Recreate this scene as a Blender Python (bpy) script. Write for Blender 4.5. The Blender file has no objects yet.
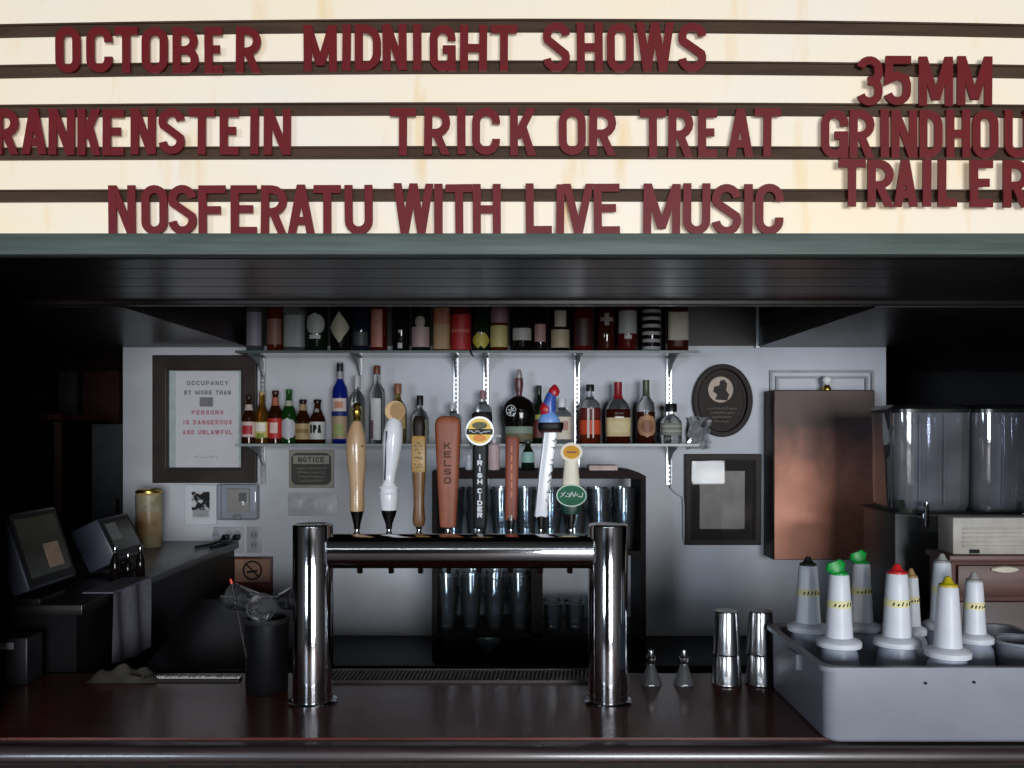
import bpy, bmesh, math, random
from mathutils import Vector, Matrix
random.seed(7)
SC = bpy.context.scene
COL = SC.collection

# ------------------------------------------------------------------ camera, world, daylight, exposure
ZC, FPX, HX, HY = 1.73, 900.0, 512.0, 430.0          # eye height, focal length in px, principal column, horizon row
cam_d = bpy.data.cameras.new('camera'); cam = bpy.data.objects.new('camera', cam_d); COL.objects.link(cam)
cam.location = (0, 0, ZC); cam.rotation_euler = (math.pi/2, 0, 0)
cam_d.sensor_width = 36; cam_d.lens = FPX/1024*36; cam_d.shift_y = (HY-384)/1024; cam_d.clip_start = .05
SC.camera = cam
w = bpy.data.worlds.new('world'); SC.world = w; w.use_nodes = True
w.node_tree.nodes['Background'].inputs[0].default_value = (.62, .72, .85, 1)
w.node_tree.nodes['Background'].inputs[1].default_value = .25
def area(name, loc, aim, sx, sy, power, col):
    d = bpy.data.lights.new(name, 'AREA'); d.shape = 'RECTANGLE'; d.size = sx; d.size_y = sy; d.energy = power; d.color = col
    o = bpy.data.objects.new(name, d); COL.objects.link(o); o.location = loc
    o.rotation_euler = (Vector(aim)-Vector(loc)).to_track_quat('-Z', 'Z').to_euler(); return o
area('daylight_window', (-5.1, -7.9, 1.9), (-5.1, 0, 1.9), 2.0, 1.6, 280, (.72, .85, 1))
area('daylight_door', (2.1, -7.9, 1.6), (2.1, 0, 1.6), 3.2, 2.6, 740, (.93, .965, 1))
area('lobby_strip_light', (0, -3.4, 3.58), (0, -3.4, 0), 6.5, .16, 45, (.9, .95, 1))
vs = SC.view_settings
vs.view_transform = 'Standard'; vs.look = 'None'; vs.gamma = 1; vs.use_curve_mapping = False; vs.exposure = 0.0
try:
    SC.cycles.use_denoising = True; SC.cycles.max_bounces = 10; SC.cycles.transparent_max_bounces = 24
    SC.cycles.sample_clamp_indirect = 4; SC.cycles.caustics_refractive = False; SC.cycles.caustics_reflective = False
except Exception: pass

def PX(px, D): return (px-HX)*D/FPX
def PZ(py, D): return ZC+(HY-py)*D/FPX

# ------------------------------------------------------------------ materials
def lin(c):
    return tuple(((v/255)/12.92 if v/255 <= .04045 else (((v/255)+.055)/1.055)**2.4) for v in c)
MATS = {}
def mat(name, rgb, rough=.5, metal=0, spec=.5, var=.12, scale=20, bump=0, rgb2=None, stretch=None, trans=0, ior=1.45,
        coat=0, emit=0, lo=.35, hi=.65):
    """principled surface: two tones of one colour mixed by noise, plus fine relief"""
    if name in MATS: return MATS[name]
    m = bpy.data.materials.new(name); m.use_nodes = True; nt = m.node_tree; N = nt.nodes; L = nt.links
    b = N['Principled BSDF']; c = lin(rgb)
    b.inputs['Roughness'].default_value = rough; b.inputs['Metallic'].default_value = metal
    b.inputs['Specular IOR Level'].default_value = spec; b.inputs['IOR'].default_value = ior
    b.inputs['Transmission Weight'].default_value = trans
    b.inputs['Coat Weight'].default_value = coat; b.inputs['Coat Roughness'].default_value = .12
    tc = N.new('ShaderNodeTexCoord'); no = N.new('ShaderNodeTexNoise'); no.inputs['Scale'].default_value = scale
    no.inputs['Detail'].default_value = 5
    src = tc.outputs['Object']
    if stretch:
        mp = N.new('ShaderNodeMapping'); mp.inputs['Scale'].default_value = stretch
        L.new(src, mp.inputs['Vector']); src = mp.outputs['Vector']
    L.new(src, no.inputs['Vector'])
    r = N.new('ShaderNodeValToRGB'); r.color_ramp.elements[0].position = lo; r.color_ramp.elements[1].position = hi
    c2 = lin(rgb2) if rgb2 else tuple(min(1, v*(1+var)) for v in c)
    c1 = c if rgb2 else tuple(v*(1-var) for v in c)
    r.color_ramp.elements[0].color = (*c1, 1); r.color_ramp.elements[1].color = (*c2, 1)
    L.new(no.outputs['Fac'], r.inputs['Fac']); L.new(r.outputs['Color'], b.inputs['Base Color'])
    if emit:
        L.new(r.outputs['Color'], b.inputs['Emission Color']); b.inputs['Emission Strength'].default_value = emit
    if bump:
        bp = N.new('ShaderNodeBump'); bp.inputs['Strength'].default_value = bump; bp.inputs['Distance'].default_value = .002
        L.new(no.outputs['Fac'], bp.inputs['Height']); L.new(bp.outputs['Normal'], b.inputs['Normal'])
    MATS[name] = m; return m
def thin(name, rgb, base=.06, rough=.05, ior=1.45, dirt=.05, gloss=(1,1,1)):
    """thin clear sheet (drinking glass, plastic): tinted see-through with a fresnel sheen and a little haze"""
    if name in MATS: return MATS[name]
    m = bpy.data.materials.new(name); m.use_nodes = True; nt = m.node_tree; N = nt.nodes; L = nt.links
    N.remove(N['Principled BSDF']); out = N['Material Output']
    t = N.new('ShaderNodeBsdfTransparent'); t.inputs[0].default_value = (*lin(rgb), 1)
    g = N.new('ShaderNodeBsdfGlossy'); g.inputs['Roughness'].default_value = rough; g.inputs['Color'].default_value = (*gloss, 1)
    d = N.new('ShaderNodeBsdfDiffuse'); d.inputs[0].default_value = (.7, .72, .75, 1)
    f = N.new('ShaderNodeFresnel'); f.inputs[0].default_value = ior
    ad = N.new('ShaderNodeMath'); ad.operation = 'ADD'; ad.use_clamp = True; ad.inputs[1].default_value = base
    L.new(f.outputs[0], ad.inputs[0])
    tc = N.new('ShaderNodeTexCoord'); no = N.new('ShaderNodeTexNoise'); no.inputs['Scale'].default_value = 5
    L.new(tc.outputs['Object'], no.inputs['Vector'])
    mu = N.new('ShaderNodeMath'); mu.operation = 'MULTIPLY'; mu.inputs[1].default_value = dirt*2
    L.new(no.outputs['Fac'], mu.inputs[0])
    m1 = N.new('ShaderNodeMixShader'); m2 = N.new('ShaderNodeMixShader')
    L.new(mu.outputs[0], m1.inputs[0]); L.new(t.outputs[0], m1.inputs[1]); L.new(d.outputs[0], m1.inputs[2])
    L.new(ad.outputs[0], m2.inputs[0]); L.new(m1.outputs[0], m2.inputs[1]); L.new(g.outputs[0], m2.inputs[2])
    L.new(m2.outputs[0], out.inputs['Surface']); MATS[name] = m; return m

M_wall = mat('grey_wall_paint', (198, 201, 208), .62, var=.06, scale=6, bump=.1)
M_rear = mat('dark_grey_plaster', (70, 68, 70), .8, var=.15, scale=5)
M_lobby = mat('lobby_plaster', (56, 49, 46), .8, var=.1, scale=4)
M_floor = mat('lobby_floor', (70, 45, 38), .6, var=.3, scale=8)
M_ceil = mat('dark_varnished_ceiling', (28, 23, 21), .34, spec=.25, var=.35, scale=3, stretch=(1, 14, 1), bump=.12)
M_soff = mat('soffit_varnished_board', (34, 27, 25), .3, spec=.35, var=.4, scale=3, stretch=(1, 16, 1), bump=.15)
M_bar = mat('mahogany_bar_top', (76, 36, 30), .26, spec=.45, rgb2=(104, 52, 44), scale=5, stretch=(1, 12, 6), bump=.05, coat=.25)
M_nose = mat('bar_nosing_varnish', (52, 40, 40), .33, spec=.8, var=.3, scale=6, stretch=(1, 10, 10), coat=.5)
M_darkwood = mat('dark_stained_wood', (32, 21, 17), .5, spec=.25, var=.35, scale=6, stretch=(8, 8, 1), bump=.1)
M_brownwood = mat('red_brown_wood', (84, 46, 38), .45, var=.25, scale=5, stretch=(1, 8, 8), bump=.1)
M_rust = mat('oxblood_wood', (64, 26, 23), .6, var=.25, scale=5, stretch=(8, 8, 1))
M_black = mat('black_plastic', (14, 14, 16), .45, spec=.22, var=.2, scale=30)
M_blacksoft = mat('black_rubber', (14, 14, 14), .7, var=.3, scale=30, bump=.2)
M_chrome = mat('polished_steel', (205, 206, 210), .07, metal=1, var=.03, scale=4)
M_steel = mat('brushed_steel', (188, 188, 190), .2, metal=1, var=.06, scale=10, stretch=(1, 1, 20))
M_zinc = mat('zinc_bracket', (150, 156, 160), .38, metal=1, var=.1, scale=30)
M_white = mat('white_plastic', (214, 217, 224), .4, var=.03, scale=20)
M_cream = mat('cream_plastic', (214, 206, 186), .45, var=.05, scale=20)
M_tub = mat('grey_tub_plastic', (142, 144, 154), .42, var=.05, scale=12, bump=.08)
M_red = mat('marquee_letter_red', (112, 20, 25), .45, var=.12, scale=8, spec=.3)
M_rail = mat('brown_rail', (72, 54, 40), .6, spec=.2, var=.25, scale=6, stretch=(1, 8, 8))
M_green = mat('green_grey_trim', (80, 92, 86), .5, var=.2, scale=5, stretch=(1, 20, 20), bump=.1)
M_paper = mat('white_paper', (226, 222, 228), .7, var=.03, scale=15)
M_glass = thin('clear_glass', (238, 243, 246), base=.10, dirt=.03)
M_pane = thin('picture_glass', (252, 253, 253), base=0.0, dirt=.002, ior=1.24, rough=.02)
M_shelf = thin('shelf_glass', (176, 196, 192), base=.1, dirt=.10)
M_acryl = thin('clear_polycarbonate', (226, 228, 236), base=.07, dirt=.11)
M_ink = mat('grey_ink', (138, 134, 140), .7)
M_pinkink = mat('red_ink', (200, 128, 146), .7)

# marquee plastic: cream acrylic lit by tubes behind it, stained in vertical rusty runs
def sign_plastic():
    m = bpy.data.materials.new('cream_marquee_plastic'); m.use_nodes = True; nt = m.node_tree; N = nt.nodes; L = nt.links
    b = N['Principled BSDF']; b.inputs['Roughness'].default_value = .4
    tc = N.new('ShaderNodeTexCoord'); mp = N.new('ShaderNodeMapping'); mp.inputs['Scale'].default_value = (9, 1, 1.6)
    no = N.new('ShaderNodeTexNoise'); no.inputs['Scale'].default_value = 1.5; no.inputs['Detail'].default_value = 4
    L.new(tc.outputs['Object'], mp.inputs[0]); L.new(mp.outputs[0], no.inputs['Vector'])
    r = N.new('ShaderNodeValToRGB'); r.color_ramp.elements[0].position = .60; r.color_ramp.elements[1].position = .80
    r.color_ramp.elements[0].color = (*lin((238, 226, 206)), 1); r.color_ramp.elements[1].color = (*lin((228, 196, 136)), 1)
    n2 = N.new('ShaderNodeTexNoise'); n2.inputs['Scale'].default_value = 2.2; L.new(tc.outputs['Object'], n2.inputs['Vector'])
    r2 = N.new('ShaderNodeValToRGB'); r2.color_ramp.elements[0].position = .35; r2.color_ramp.elements[1].position = .7
    r2.color_ramp.elements[0].color = (.95, .96, 1, 1); r2.color_ramp.elements[1].color = (1, .95, .84, 1)
    mx = N.new('ShaderNodeMix'); mx.data_type = 'RGBA'; mx.blend_type = 'MULTIPLY'; mx.inputs[0].default_value = 1
    L.new(no.outputs['Fac'], r.inputs[0]); L.new(n2.outputs['Fac'], r2.inputs[0])
    L.new(r.outputs[0], mx.inputs[6]); L.new(r2.outputs[0], mx.inputs[7])
    L.new(mx.outputs[2], b.inputs['Base Color']); L.new(mx.outputs[2], b.inputs['Emission Color'])
    b.inputs['Emission Strength'].default_value = SIGN_GLOW
    return m
SIGN_GLOW = .27
M_sign = sign_plastic()

# ------------------------------------------------------------------ mesh helpers
class MB:
    def __init__(s): s.v = []; s.f = []
    def add(s, vs, fs):
        o = len(s.v); s.v += [tuple(p) for p in vs]; s.f += [tuple(i+o for i in f) for f in fs]; return s
    def box(s, x0, x1, y0, y1, z0, z1):
        return s.add([(x0,y0,z0),(x1,y0,z0),(x1,y1,z0),(x0,y1,z0),(x0,y0,z1),(x1,y0,z1),(x1,y1,z1),(x0,y1,z1)],
                     [(0,3,2,1),(4,5,6,7),(0,1,5,4),(1,2,6,5),(2,3,7,6),(3,0,4,7)])
    def loft(s, secs, n=24, p=2.0, cap=True):
        """secs: (z, rx, ry, cx, cy) rings from bottom to top; p=2 round, larger squarer"""
        vs = []; fs = []
        for sec in secs:
            z, rx, ry = sec[:3]; cx = sec[3] if len(sec) > 3 else 0; cy = sec[4] if len(sec) > 4 else 0
            for k in range(n):
                a = 2*math.pi*(k+.5)/n; c, q = math.cos(a), math.sin(a)
                d = (abs(c)**p+abs(q)**p)**(-1/p)
                vs.append((cx+rx*c*d, cy+ry*q*d, z))
        m = len(secs)
        for i in range(m-1):
            for k in range(n):
                k2 = (k+1) % n; fs.append((i*n+k, i*n+k2, (i+1)*n+k2, (i+1)*n+k))
        if cap:
            fs.append(tuple(reversed(range(n)))); fs.append(tuple(range((m-1)*n, m*n)))
        return s.add(vs, fs)
    def lathe(s, prof, n=24, p=2.0, cap=True): return s.loft([(z, r, r) for r, z in prof], n, p, cap)
    def tube(s, pts, r, n=8, r1=None):
        pts = [Vector(q) for q in pts]; vs = []; fs = []; m = len(pts)
        for i, q in enumerate(pts):
            t = (pts[min(i+1, m-1)]-pts[max(i-1, 0)]).normalized()
            a = Vector((0,0,1)) if abs(t.z) < .9 else Vector((1,0,0))
            u = t.cross(a).normalized(); v = t.cross(u)
            rr = r if r1 is None else r+(r1-r)*i/(m-1)
            for k in range(n):
                an = 2*math.pi*k/n; vs.append(q+u*rr*math.cos(an)+v*rr*math.sin(an))
        for i in range(m-1):
            for k in range(n):
                k2 = (k+1) % n; fs.append((i*n+k, (i+1)*n+k, (i+1)*n+k2, i*n+k2))
        fs.append(tuple(range(n))); fs.append(tuple(reversed(range((m-1)*n, m*n))))
        return s.add(vs, fs)
    def plate(s, poly, y0, y1):
        """polygon in XZ (counter-clockwise seen from -Y) made solid from y0 (front) to y1"""
        n = len(poly); vs = [(x, y0, z) for x, z in poly]+[(x, y1, z) for x, z in poly]
        fs = [tuple(range(n)), tuple(reversed(range(n, 2*n)))]+[(i, i+n, (i+1) % n+n, (i+1) % n) for i in range(n)]
        return s.add(vs, fs)
    def ring(s, outer, inner, y0, y1):
        """frame between two polygons of equal count, in XZ"""
        n = len(outer)
        vs = [(x,y0,z) for x,z in outer]+[(x,y0,z) for x,z in inner]+[(x,y1,z) for x,z in outer]+[(x,y1,z) for x,z in inner]
        fs = []
        for i in range(n):
            j = (i+1) % n
            fs += [(i,j,n+j,n+i), (2*n+i,3*n+i,3*n+j,2*n+j), (i,2*n+i,2*n+j,j), (n+i,n+j,3*n+j,3*n+i)]
        return s.add(vs, fs)
    def ribbon(s, pts, t, y0, y1, closed=False, tv=None):
        """thick stroke along a polyline in XZ, mitred; t = thickness, made solid y0..y1"""
        P = []
        for a, b in pts:
            q = Vector((a, b))
            if not P or (q-P[-1]).length > t*.02: P.append(q)
        if closed and (P[0]-P[-1]).length < t*.02: P.pop()
        n = len(P); Lp = []; Rp = []
        for i in range(n):
            a = P[i-1] if (i > 0 or closed) else None; b = P[(i+1) % n] if (i < n-1 or closed) else None
            d1 = (P[i]-a).normalized() if a is not None else None; d2 = (b-P[i]).normalized() if b is not None else None
            if d1 is None: d1 = d2
            if d2 is None: d2 = d1
            n1 = Vector((-d1.y, d1.x)); n2 = Vector((-d2.y, d2.x)); mm = n1+n2
            if mm.length < 1e-6: mm = n1
            mm.normalize(); k = 1/max(.35, mm.dot(n1))
            Lp.append(P[i]+mm*k*t/2); Rp.append(P[i]-mm*k*t/2)
        vs = []
        for q in (Lp, Rp):
            for y in (y0, y1): vs += [(p.x, y, p.y) for p in q]
        # blocks: 0 L front, 1 L back, 2 R front, 3 R back
        fs = []; rng = range(n if closed else n-1)
        for i in rng:
            j = (i+1) % n
            fs += [(2*n+i, 2*n+j, j, i), (n+i, n+j, 3*n+j, 3*n+i), (i, j, n+j, n+i), (3*n+i, 3*n+j, 2*n+j, 2*n+i)]
        if not closed:
            fs += [(0, n, 3*n, 2*n), (n-1, 2*n+n-1, 3*n+n-1, n+n-1)]
        return s.add(vs, fs)
    def xf(s, M):
        s.v = [tuple(M @ Vector(p)) for p in s.v]; return s
    def build(s, name, material, parent=None, loc=None, smooth=True, bevel=0, seg=2, angle=40):
        me = bpy.data.meshes.new(name); me.from_pydata(s.v, [], s.f)
        bm = bmesh.new(); bm.from_mesh(me); bmesh.ops.recalc_face_normals(bm, faces=bm.faces)
        if bevel:
            ed = [e for e in bm.edges if len(e.link_faces) == 2 and e.calc_face_angle(0) > .6]
            bmesh.ops.bevel(bm, geom=ed, offset=bevel, segments=seg, profile=.5, affect='EDGES', clamp_overlap=True)
        bm.to_mesh(me); bm.free()
        if smooth:
            for pl in me.polygons: pl.use_smooth = True
            me.set_sharp_from_angle(angle=math.radians(angle))
        me.materials.append(material)
        o = bpy.data.objects.new(name, me); COL.objects.link(o)
        if parent is not None: o.parent = parent
        if loc is not None: o.location = loc
        return o
def thing(name, label, cat, loc=(0,0,0), group=None, rz=0):
    o = bpy.data.objects.new(name, None); COL.objects.link(o); o.location = loc; o.rotation_euler = (0, 0, rz)
    o.empty_display_size = .05
    return tag(o, label, cat, group)
def tag(o, label, cat, group=None):
    o['label'] = label; o['category'] = cat
    if group: o['group'] = group
    return o
def struct(o, label=None):
    o['kind'] = 'structure'
    if label: o['label'] = label
    return o
def stuff(o): o['kind'] = 'stuff'; return o
def dup_tree(root, loc, label):
    r = root.copy(); COL.objects.link(r); r.location = loc; r['label'] = label
    for ch in list(root.children):
        c = ch.copy(); COL.objects.link(c); c.parent = r
        for g in list(ch.children):
            d = g.copy(); COL.objects.link(d); d.parent = c
    return r

# ------------------------------------------------------------------ stroke lettering
def arc(cx, cy, rx, ry, a0, a1, n=8):
    return [(cx+rx*math.cos(math.radians(a0+(a1-a0)*i/n)), cy+ry*math.sin(math.radians(a0+(a1-a0)*i/n))) for i in range(n+1)]
def glyph(ch, w, h, t):
    """list of (points, closed) strokes filling the box 0..w x 0..h with stroke thickness t"""
    e = t/2; l, r, b, u = e, w-e, e, h-e; m = h/2; c = w/2; R = min((r-l)/2, h*.22)
    O = arc(r-R, u-R, R, R, 0, 90, 5)+arc(l+R, u-R, R, R, 90, 180, 5)+arc(l+R, b+R, R, R, 180, 270, 5)+arc(r-R, b+R, R, R, 270, 360, 5)
    Rb = h*.14
    def bowl(x0, x1, y0, y1):
        k = min((y1-y0)/2, (x1-x0)*.7)
        return [(x0, y1)]+arc(x1-k, y1-k, k, k, 90, 0, 4)+arc(x1-k, y0+k, k, k, 0, -90, 4)+[(x0, y0)]
    G = {
     'A': [([(l, 0), (c, h)], 2), ([(r, 0), (c, h)], 2), ([(l+.22*w, h*.27), (r-.22*w, h*.27)], 0)],
     'B': [([(l, 0), (l, h)], 0), (bowl(l, r-.04*w, m, u), 0), (bowl(l, r, b, m), 0)],
     'C': [([(r, h*.66)]+arc(r-R, u-R, R, R, 0, 90, 5)+arc(l+R, u-R, R, R, 90, 180, 5)+arc(l+R, b+R, R, R, 180, 270, 5)+arc(r-R, b+R, R, R, 270, 360, 5)+[(r, h*.34)], 0)],
     'D': [([(l, 0), (l, h)], 0), (bowl(l, r, b, u), 0)],
     'E': [([(l, 0), (l, h)], 0), ([(l, u), (w, u)], 0), ([(l, b), (w, b)], 0), ([(l, m+.02*h), (w*.86, m+.02*h)], 0)],
     'F': [([(l, 0), (l, h)], 0), ([(l, u), (w, u)], 0), ([(l, m), (w*.82, m)], 0)],
     'G': [([(r, h*.66)]+arc(r-R, u-R, R, R, 0, 90, 5)+arc(l+R, u-R, R, R, 90, 180, 5)+arc(l+R, b+R, R, R, 180, 270, 5)+arc(r-R, b+R, R, R, 270, 340, 4)+[(r, h*.47), (c, h*.47)], 0), ([(r, h*.5), (r, 0)], 0)],
     'H': [([(l, 0), (l, h)], 0), ([(r, 0), (r, h)], 0), ([(l, m), (r, m)], 0)],
     'I': [([(c, 0), (c, h)], 0)],
     'J': [([(r, h), (r, b+R)]+arc(r-R, b+R, R, R, 0, -180, 8), 0)],
     'K': [([(l, 0), (l, h)], 0), ([(l+.08*w, h*.36), (r-.02*w, h)], 2), ([(r, 0), (l+.32*w, h*.62)], 2)],
     'L': [([(l, h), (l, 0)], 0), ([(l, b), (w, b)], 0)],
     'M': [([(l, 0), (l, h)], 0), ([(c, h*.12), (l, h)], 2), ([(c, h*.12), (r, h)], 2), ([(r, h), (r, 0)], 0)],
     'N': [([(l, 0), (l, h)], 0), ([(r, 0), (l, h)], 2), ([(r, 0), (r, h)], 0)],
     'O': [(O, 1)], '0': [(O, 1)],
     'P': [([(l, 0), (l, h)], 0), (bowl(l, r, h*.44, u), 0)],
     'Q': [(O, 1), ([(c, h*.25), (r, 0)], 0)],
     'R': [([(l, 0), (l, h)], 0), (bowl(l, r, h*.46, u), 0), ([(r, 0), (c-.05*w, h*.48)], 2)],
     'S': [(arc(c, u-R, r-c, R, 5, 205, 11)+[(c, m)]+arc(c, b+R, r-c, R, 25, -175, 11), 0)],
     'T': [([(0, u), (w, u)], 0), ([(c, 0), (c, h)], 0)],
     'U': [([(l, h), (l, b+R)]+arc(l+R, b+R, R, R, 180, 270, 5)+arc(r-R, b+R, R, R, 270, 360, 5)+[(r, h)], 0)],
     'V': [([(c, 0), (l, h)], 2), ([(c, 0), (r, h)], 2)],
     'W': [([(w*.29, 0), (l, h)], 2), ([(w*.29, 0), (c, h)], 2), ([(w*.71, 0), (c, h)], 2), ([(w*.71, 0), (r, h)], 2)],
     'X': [([(l, 0), (r, h)], 2), ([(r, 0), (l, h)], 2)],
     'Y': [([(l, h), (c, m), (r, h)], 0), ([(c, m), (c, 0)], 0)],
     'Z': [([(l, u), (r, u), (l, b), (w, b)], 0)],
     '3': [(arc(c, u-R, r-c, R, 165, 0, 8)+[(r, h*.62), (r-.1*w, m+.02*h), (c-.05*w, m)], 0), ([(c-.05*w, m), (r-.1*w, m-.02*h), (r, h*.36)]+arc(c, b+R, r-c, R, 0, -165, 8), 0)],
     '5': [([(w, u), (l+.06*w, u), (l+.02*w, h*.52), (c, h*.60), (r-.06*w, h*.54), (r, h*.42)]+arc(c, b+R, r-c, R, 0, -165, 8), 0)],
    }
    return G.get(ch, [])
def put_glyph(mb, ch, x, z, w, h, t, y0, y1):
    for i, (pts, cl) in enumerate(glyph(ch, w, h, t)):
        e = (y1-y0)*.07*i
        if cl == 2:                                                       # slanted stroke cut level at both ends
            (xa, za), (xb, zb) = pts; th = t*.5*math.hypot(xb-xa, zb-za)/abs(zb-za)
            g = MB().plate([(x+xa-th, z+za), (x+xa+th, z+za), (x+xb+th, z+zb), (x+xb-th, z+zb)], y0+e, y1-e)
        else: g = MB().ribbon([(x+a, z+q) for a, q in pts], t, y0+e, y1-e, bool(cl))
        g.v = [(min(max(a, x), x+w), b, min(max(q, z), z+h)) for a, b, q in g.v]
        mb.add(g.v, g.f)
def text_line(mb, s, cx, z, h, y0, y1, total=None, t=None):
    """one line of lettering centred on cx with foot at z, in the XZ plane facing -Y"""
    ws = {'I': .3, 'M': .95, 'W': 1.05, ' ': .4}
    adv = [ws.get(c, .66) for c in s]; gap = .2; tot = sum(adv)+gap*(len(s)-1); k = (total/tot) if total else h
    x = cx-tot*k/2
    for c, a in zip(s, adv):
        put_glyph(mb, c, x, z, a*k, h, t or h*.17, y0, y1); x += (a+gap)*k
def scribble(mb, x0, x1, z0, z1, y0, y1, t, rng):
    """rows of small worn print marks that cannot be read"""
    x = x0
    while x < x1:
        a = rng.uniform(z0, z1); q = rng.uniform(z0, z1); st = t*rng.uniform(2, 4)
        mb.ribbon([(x, a), (min(x+st, x1), q)], t, y0, y1); x += st*.9
def rect(x0, x1, z0, z1): return [(x0, z0), (x1, z0), (x1, z1), (x0, z1)]
def oval(cx, cz, rx, rz, n=32): return [(cx+rx*math.cos(2*math.pi*i/n), cz+rz*math.sin(2*math.pi*i/n)) for i in range(n)]

# ================================================================== THE SETTING
struct(MB().box(-7, 4.6, -8.2, 5.6, -.1, 0).build('floor', M_floor, smooth=False))
struct(MB().box(-7, 4.6, -8.2, 2.0, 3.7, 3.8).build('ceiling', mat('lobby_ceiling', (46, 44, 42), .8), smooth=False))
struct(MB().box(-7.1, -7.0, -8.2, 5.6, 0, 3.8).build('wall_left', M_lobby, smooth=False))
struct(MB().box(4.6, 4.7, -8.2, 5.6, 0, 3.8).build('wall_right', M_lobby, smooth=False))
wf = MB(); WIN = ((-6.15, -4.05, 1.05, 2.75), (.45, 3.75, .25, 2.95)); x = -7.0  # street wall with two openings
for a, b, q, u in WIN:
    wf.box(x, a, -8.1, -8.0, 0, 3.7); wf.box(a, b, -8.1, -8.0, 0, q); wf.box(a, b, -8.1, -8.0, u, 3.7); x = b
wf.box(x, 4.6, -8.1, -8.0, 0, 3.7)
struct(wf.build('wall_front', M_lobby, smooth=False))
for n, (a, b, q, u) in enumerate(WIN, 1):
    f = struct(MB().ring(rect(a-.05, b+.05, q-.05, u+.05), rect(a+.04, b-.04, q+.04, u-.04), -8.12, -7.97).build('window_%d' % n, M_darkwood, smooth=False))
    MB().plate(rect(a+.04, b-.04, q+.04, u-.04), -8.05, -8.042).build('pane', M_pane, f, smooth=False)
struct(MB().box(-3.35, 3.35, -3.55, -3.25, 3.6, 3.7).build('strip_light_housing', M_white, bevel=.01))  # unseen housing of the lobby strip light, behind the camera
# wall behind the bar, the darker room beyond it
BW = 3.9
struct(MB().box(PX(123, BW), PX(886, BW), BW, BW+.1, 0, 2.9).build('wall_back', M_wall, smooth=False))
struct(MB().box(-7, 4.6, 5.5, 5.6, 0, 2.9).build('wall_rear', M_rear, smooth=False))
# low bar ceiling with the recess over the back shelf
CB, RX0, RX1, RY0 = 2.088, PX(250, BW), PX(757, BW), 2.63
c = MB()
c.box(-7, RX0, RY0, 5.5, CB, CB+.08); c.box(RX1, 4.6, RY0, 5.5, CB, CB+.08); c.box(RX0, RX1, BW+.1, 5.5, CB, CB+.08)
struct(c.build('ceiling_bar', M_ceil, smooth=False))
c = MB(); c.box(RX0-.04, RX1+.04, RY0, BW, 2.82, 2.88); c.box(RX0-.04, RX0, RY0, BW, CB+.08, 2.82); c.box(RX1, RX1+.04, RY0, BW, CB+.08, 2.82)
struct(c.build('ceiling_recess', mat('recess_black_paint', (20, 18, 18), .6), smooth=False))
struct(MB().box(RX1-.012, RX1+.004, BW-.03, BW-.001, CB-.004, 2.3).build('trim_1', M_zinc, smooth=False))
struct(MB().box(RX0, RX1, BW-.02, BW-.001, PZ(346, BW), 2.8).build('wall_shade_panel', mat('recess_wall_shade', (26, 22, 22), .5), smooth=False))  # dark sheet over the grey wall, painting in its shade above the shelf
# soffit box that carries the marquee
SY = 1.95
SB = PZ(257, SY)
sof = struct(MB().box(-7, 4.6, SY+.012, RY0, SB+.02, SB+.06).build('ceiling_soffit', M_soff, smooth=False))
nb = 5; bd = (RY0-.02-(SY+.012))/nb
for i in range(nb):
    MB().box(-2.9, 2.9, SY+.012+i*bd+.0015, SY+.012+(i+1)*bd-.0015, SB, SB+.02).build('board', M_soff, sof, bevel=.002, smooth=False)
struct(MB().box(-2.9, 2.9, RY0-.02, RY0+.015, SB-.012, SB+.06).build('trim_2', M_ceil, bevel=.003))
struct(MB().box(-7, -1.2, 2.0, 2.1, 1.0655, SB).build('wall_jamb_left', M_lobby, smooth=False))
struct(MB().box(1.75, 4.6, 2.0, 2.1, 1.0655, SB).build('wall_jamb_right', M_lobby, smooth=False))
struct(MB().box(-7, 4.6, SY+.03, SY+.12, SB+.06, 3.7).build('wall_marquee', M_lobby, smooth=False))
struct(MB().box(-7, 4.6, RY0, RY0+.05, SB+.06, 2.9).build('wall_soffit_back', M_ceil, smooth=False))

# ================================================================== MARQUEE
mq = thing('marquee_sign', 'long cream marquee board with brown letter rails above the bar', 'sign', (0, SY, SB))
LX = 1.55
MB().box(-LX, LX, 0, .025, .04, .95).build('backlit_panel', M_sign, mq, smooth=False)
f = MB().box(-LX, LX, -.02, .03, 0, PZ(235, SY)-SB).build('bottom_trim', M_green, mq, bevel=.003)
MB().box(-LX, LX, -.026, -.02, .001, .007).build('trim_bead', M_green, f, smooth=False)
for yc, sag in ((27, 5.5), (68.5, 4.5), (110, 2.5), (153.5, 1.5), (196, 1)):
    rl = MB(); zc = PZ(yc, SY)-SB; n = 24; hh = .0125; pts = []
    for i in range(n+1):
        x = -LX+2*LX*i/n; pts.append((x, zc-sag*SY/FPX*(x/1.11)**2))
    rl.ribbon(pts, 2*hh, -.009, .001)
    r_ = rl.build('letter_rail', M_rail, mq, smooth=False)
    lipm = MB()
    lipm.ribbon([(x, z-hh+.002) for x, z in pts], .004, -.013, -.009); lipm.ribbon([(x, z+hh-.002) for x, z in pts], .004, -.013, -.009)
    lipm.build('lip', M_rail, r_, smooth=False)
ORD = 'first second third fourth fifth sixth seventh eighth ninth tenth eleventh twelfth'.split()
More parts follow.
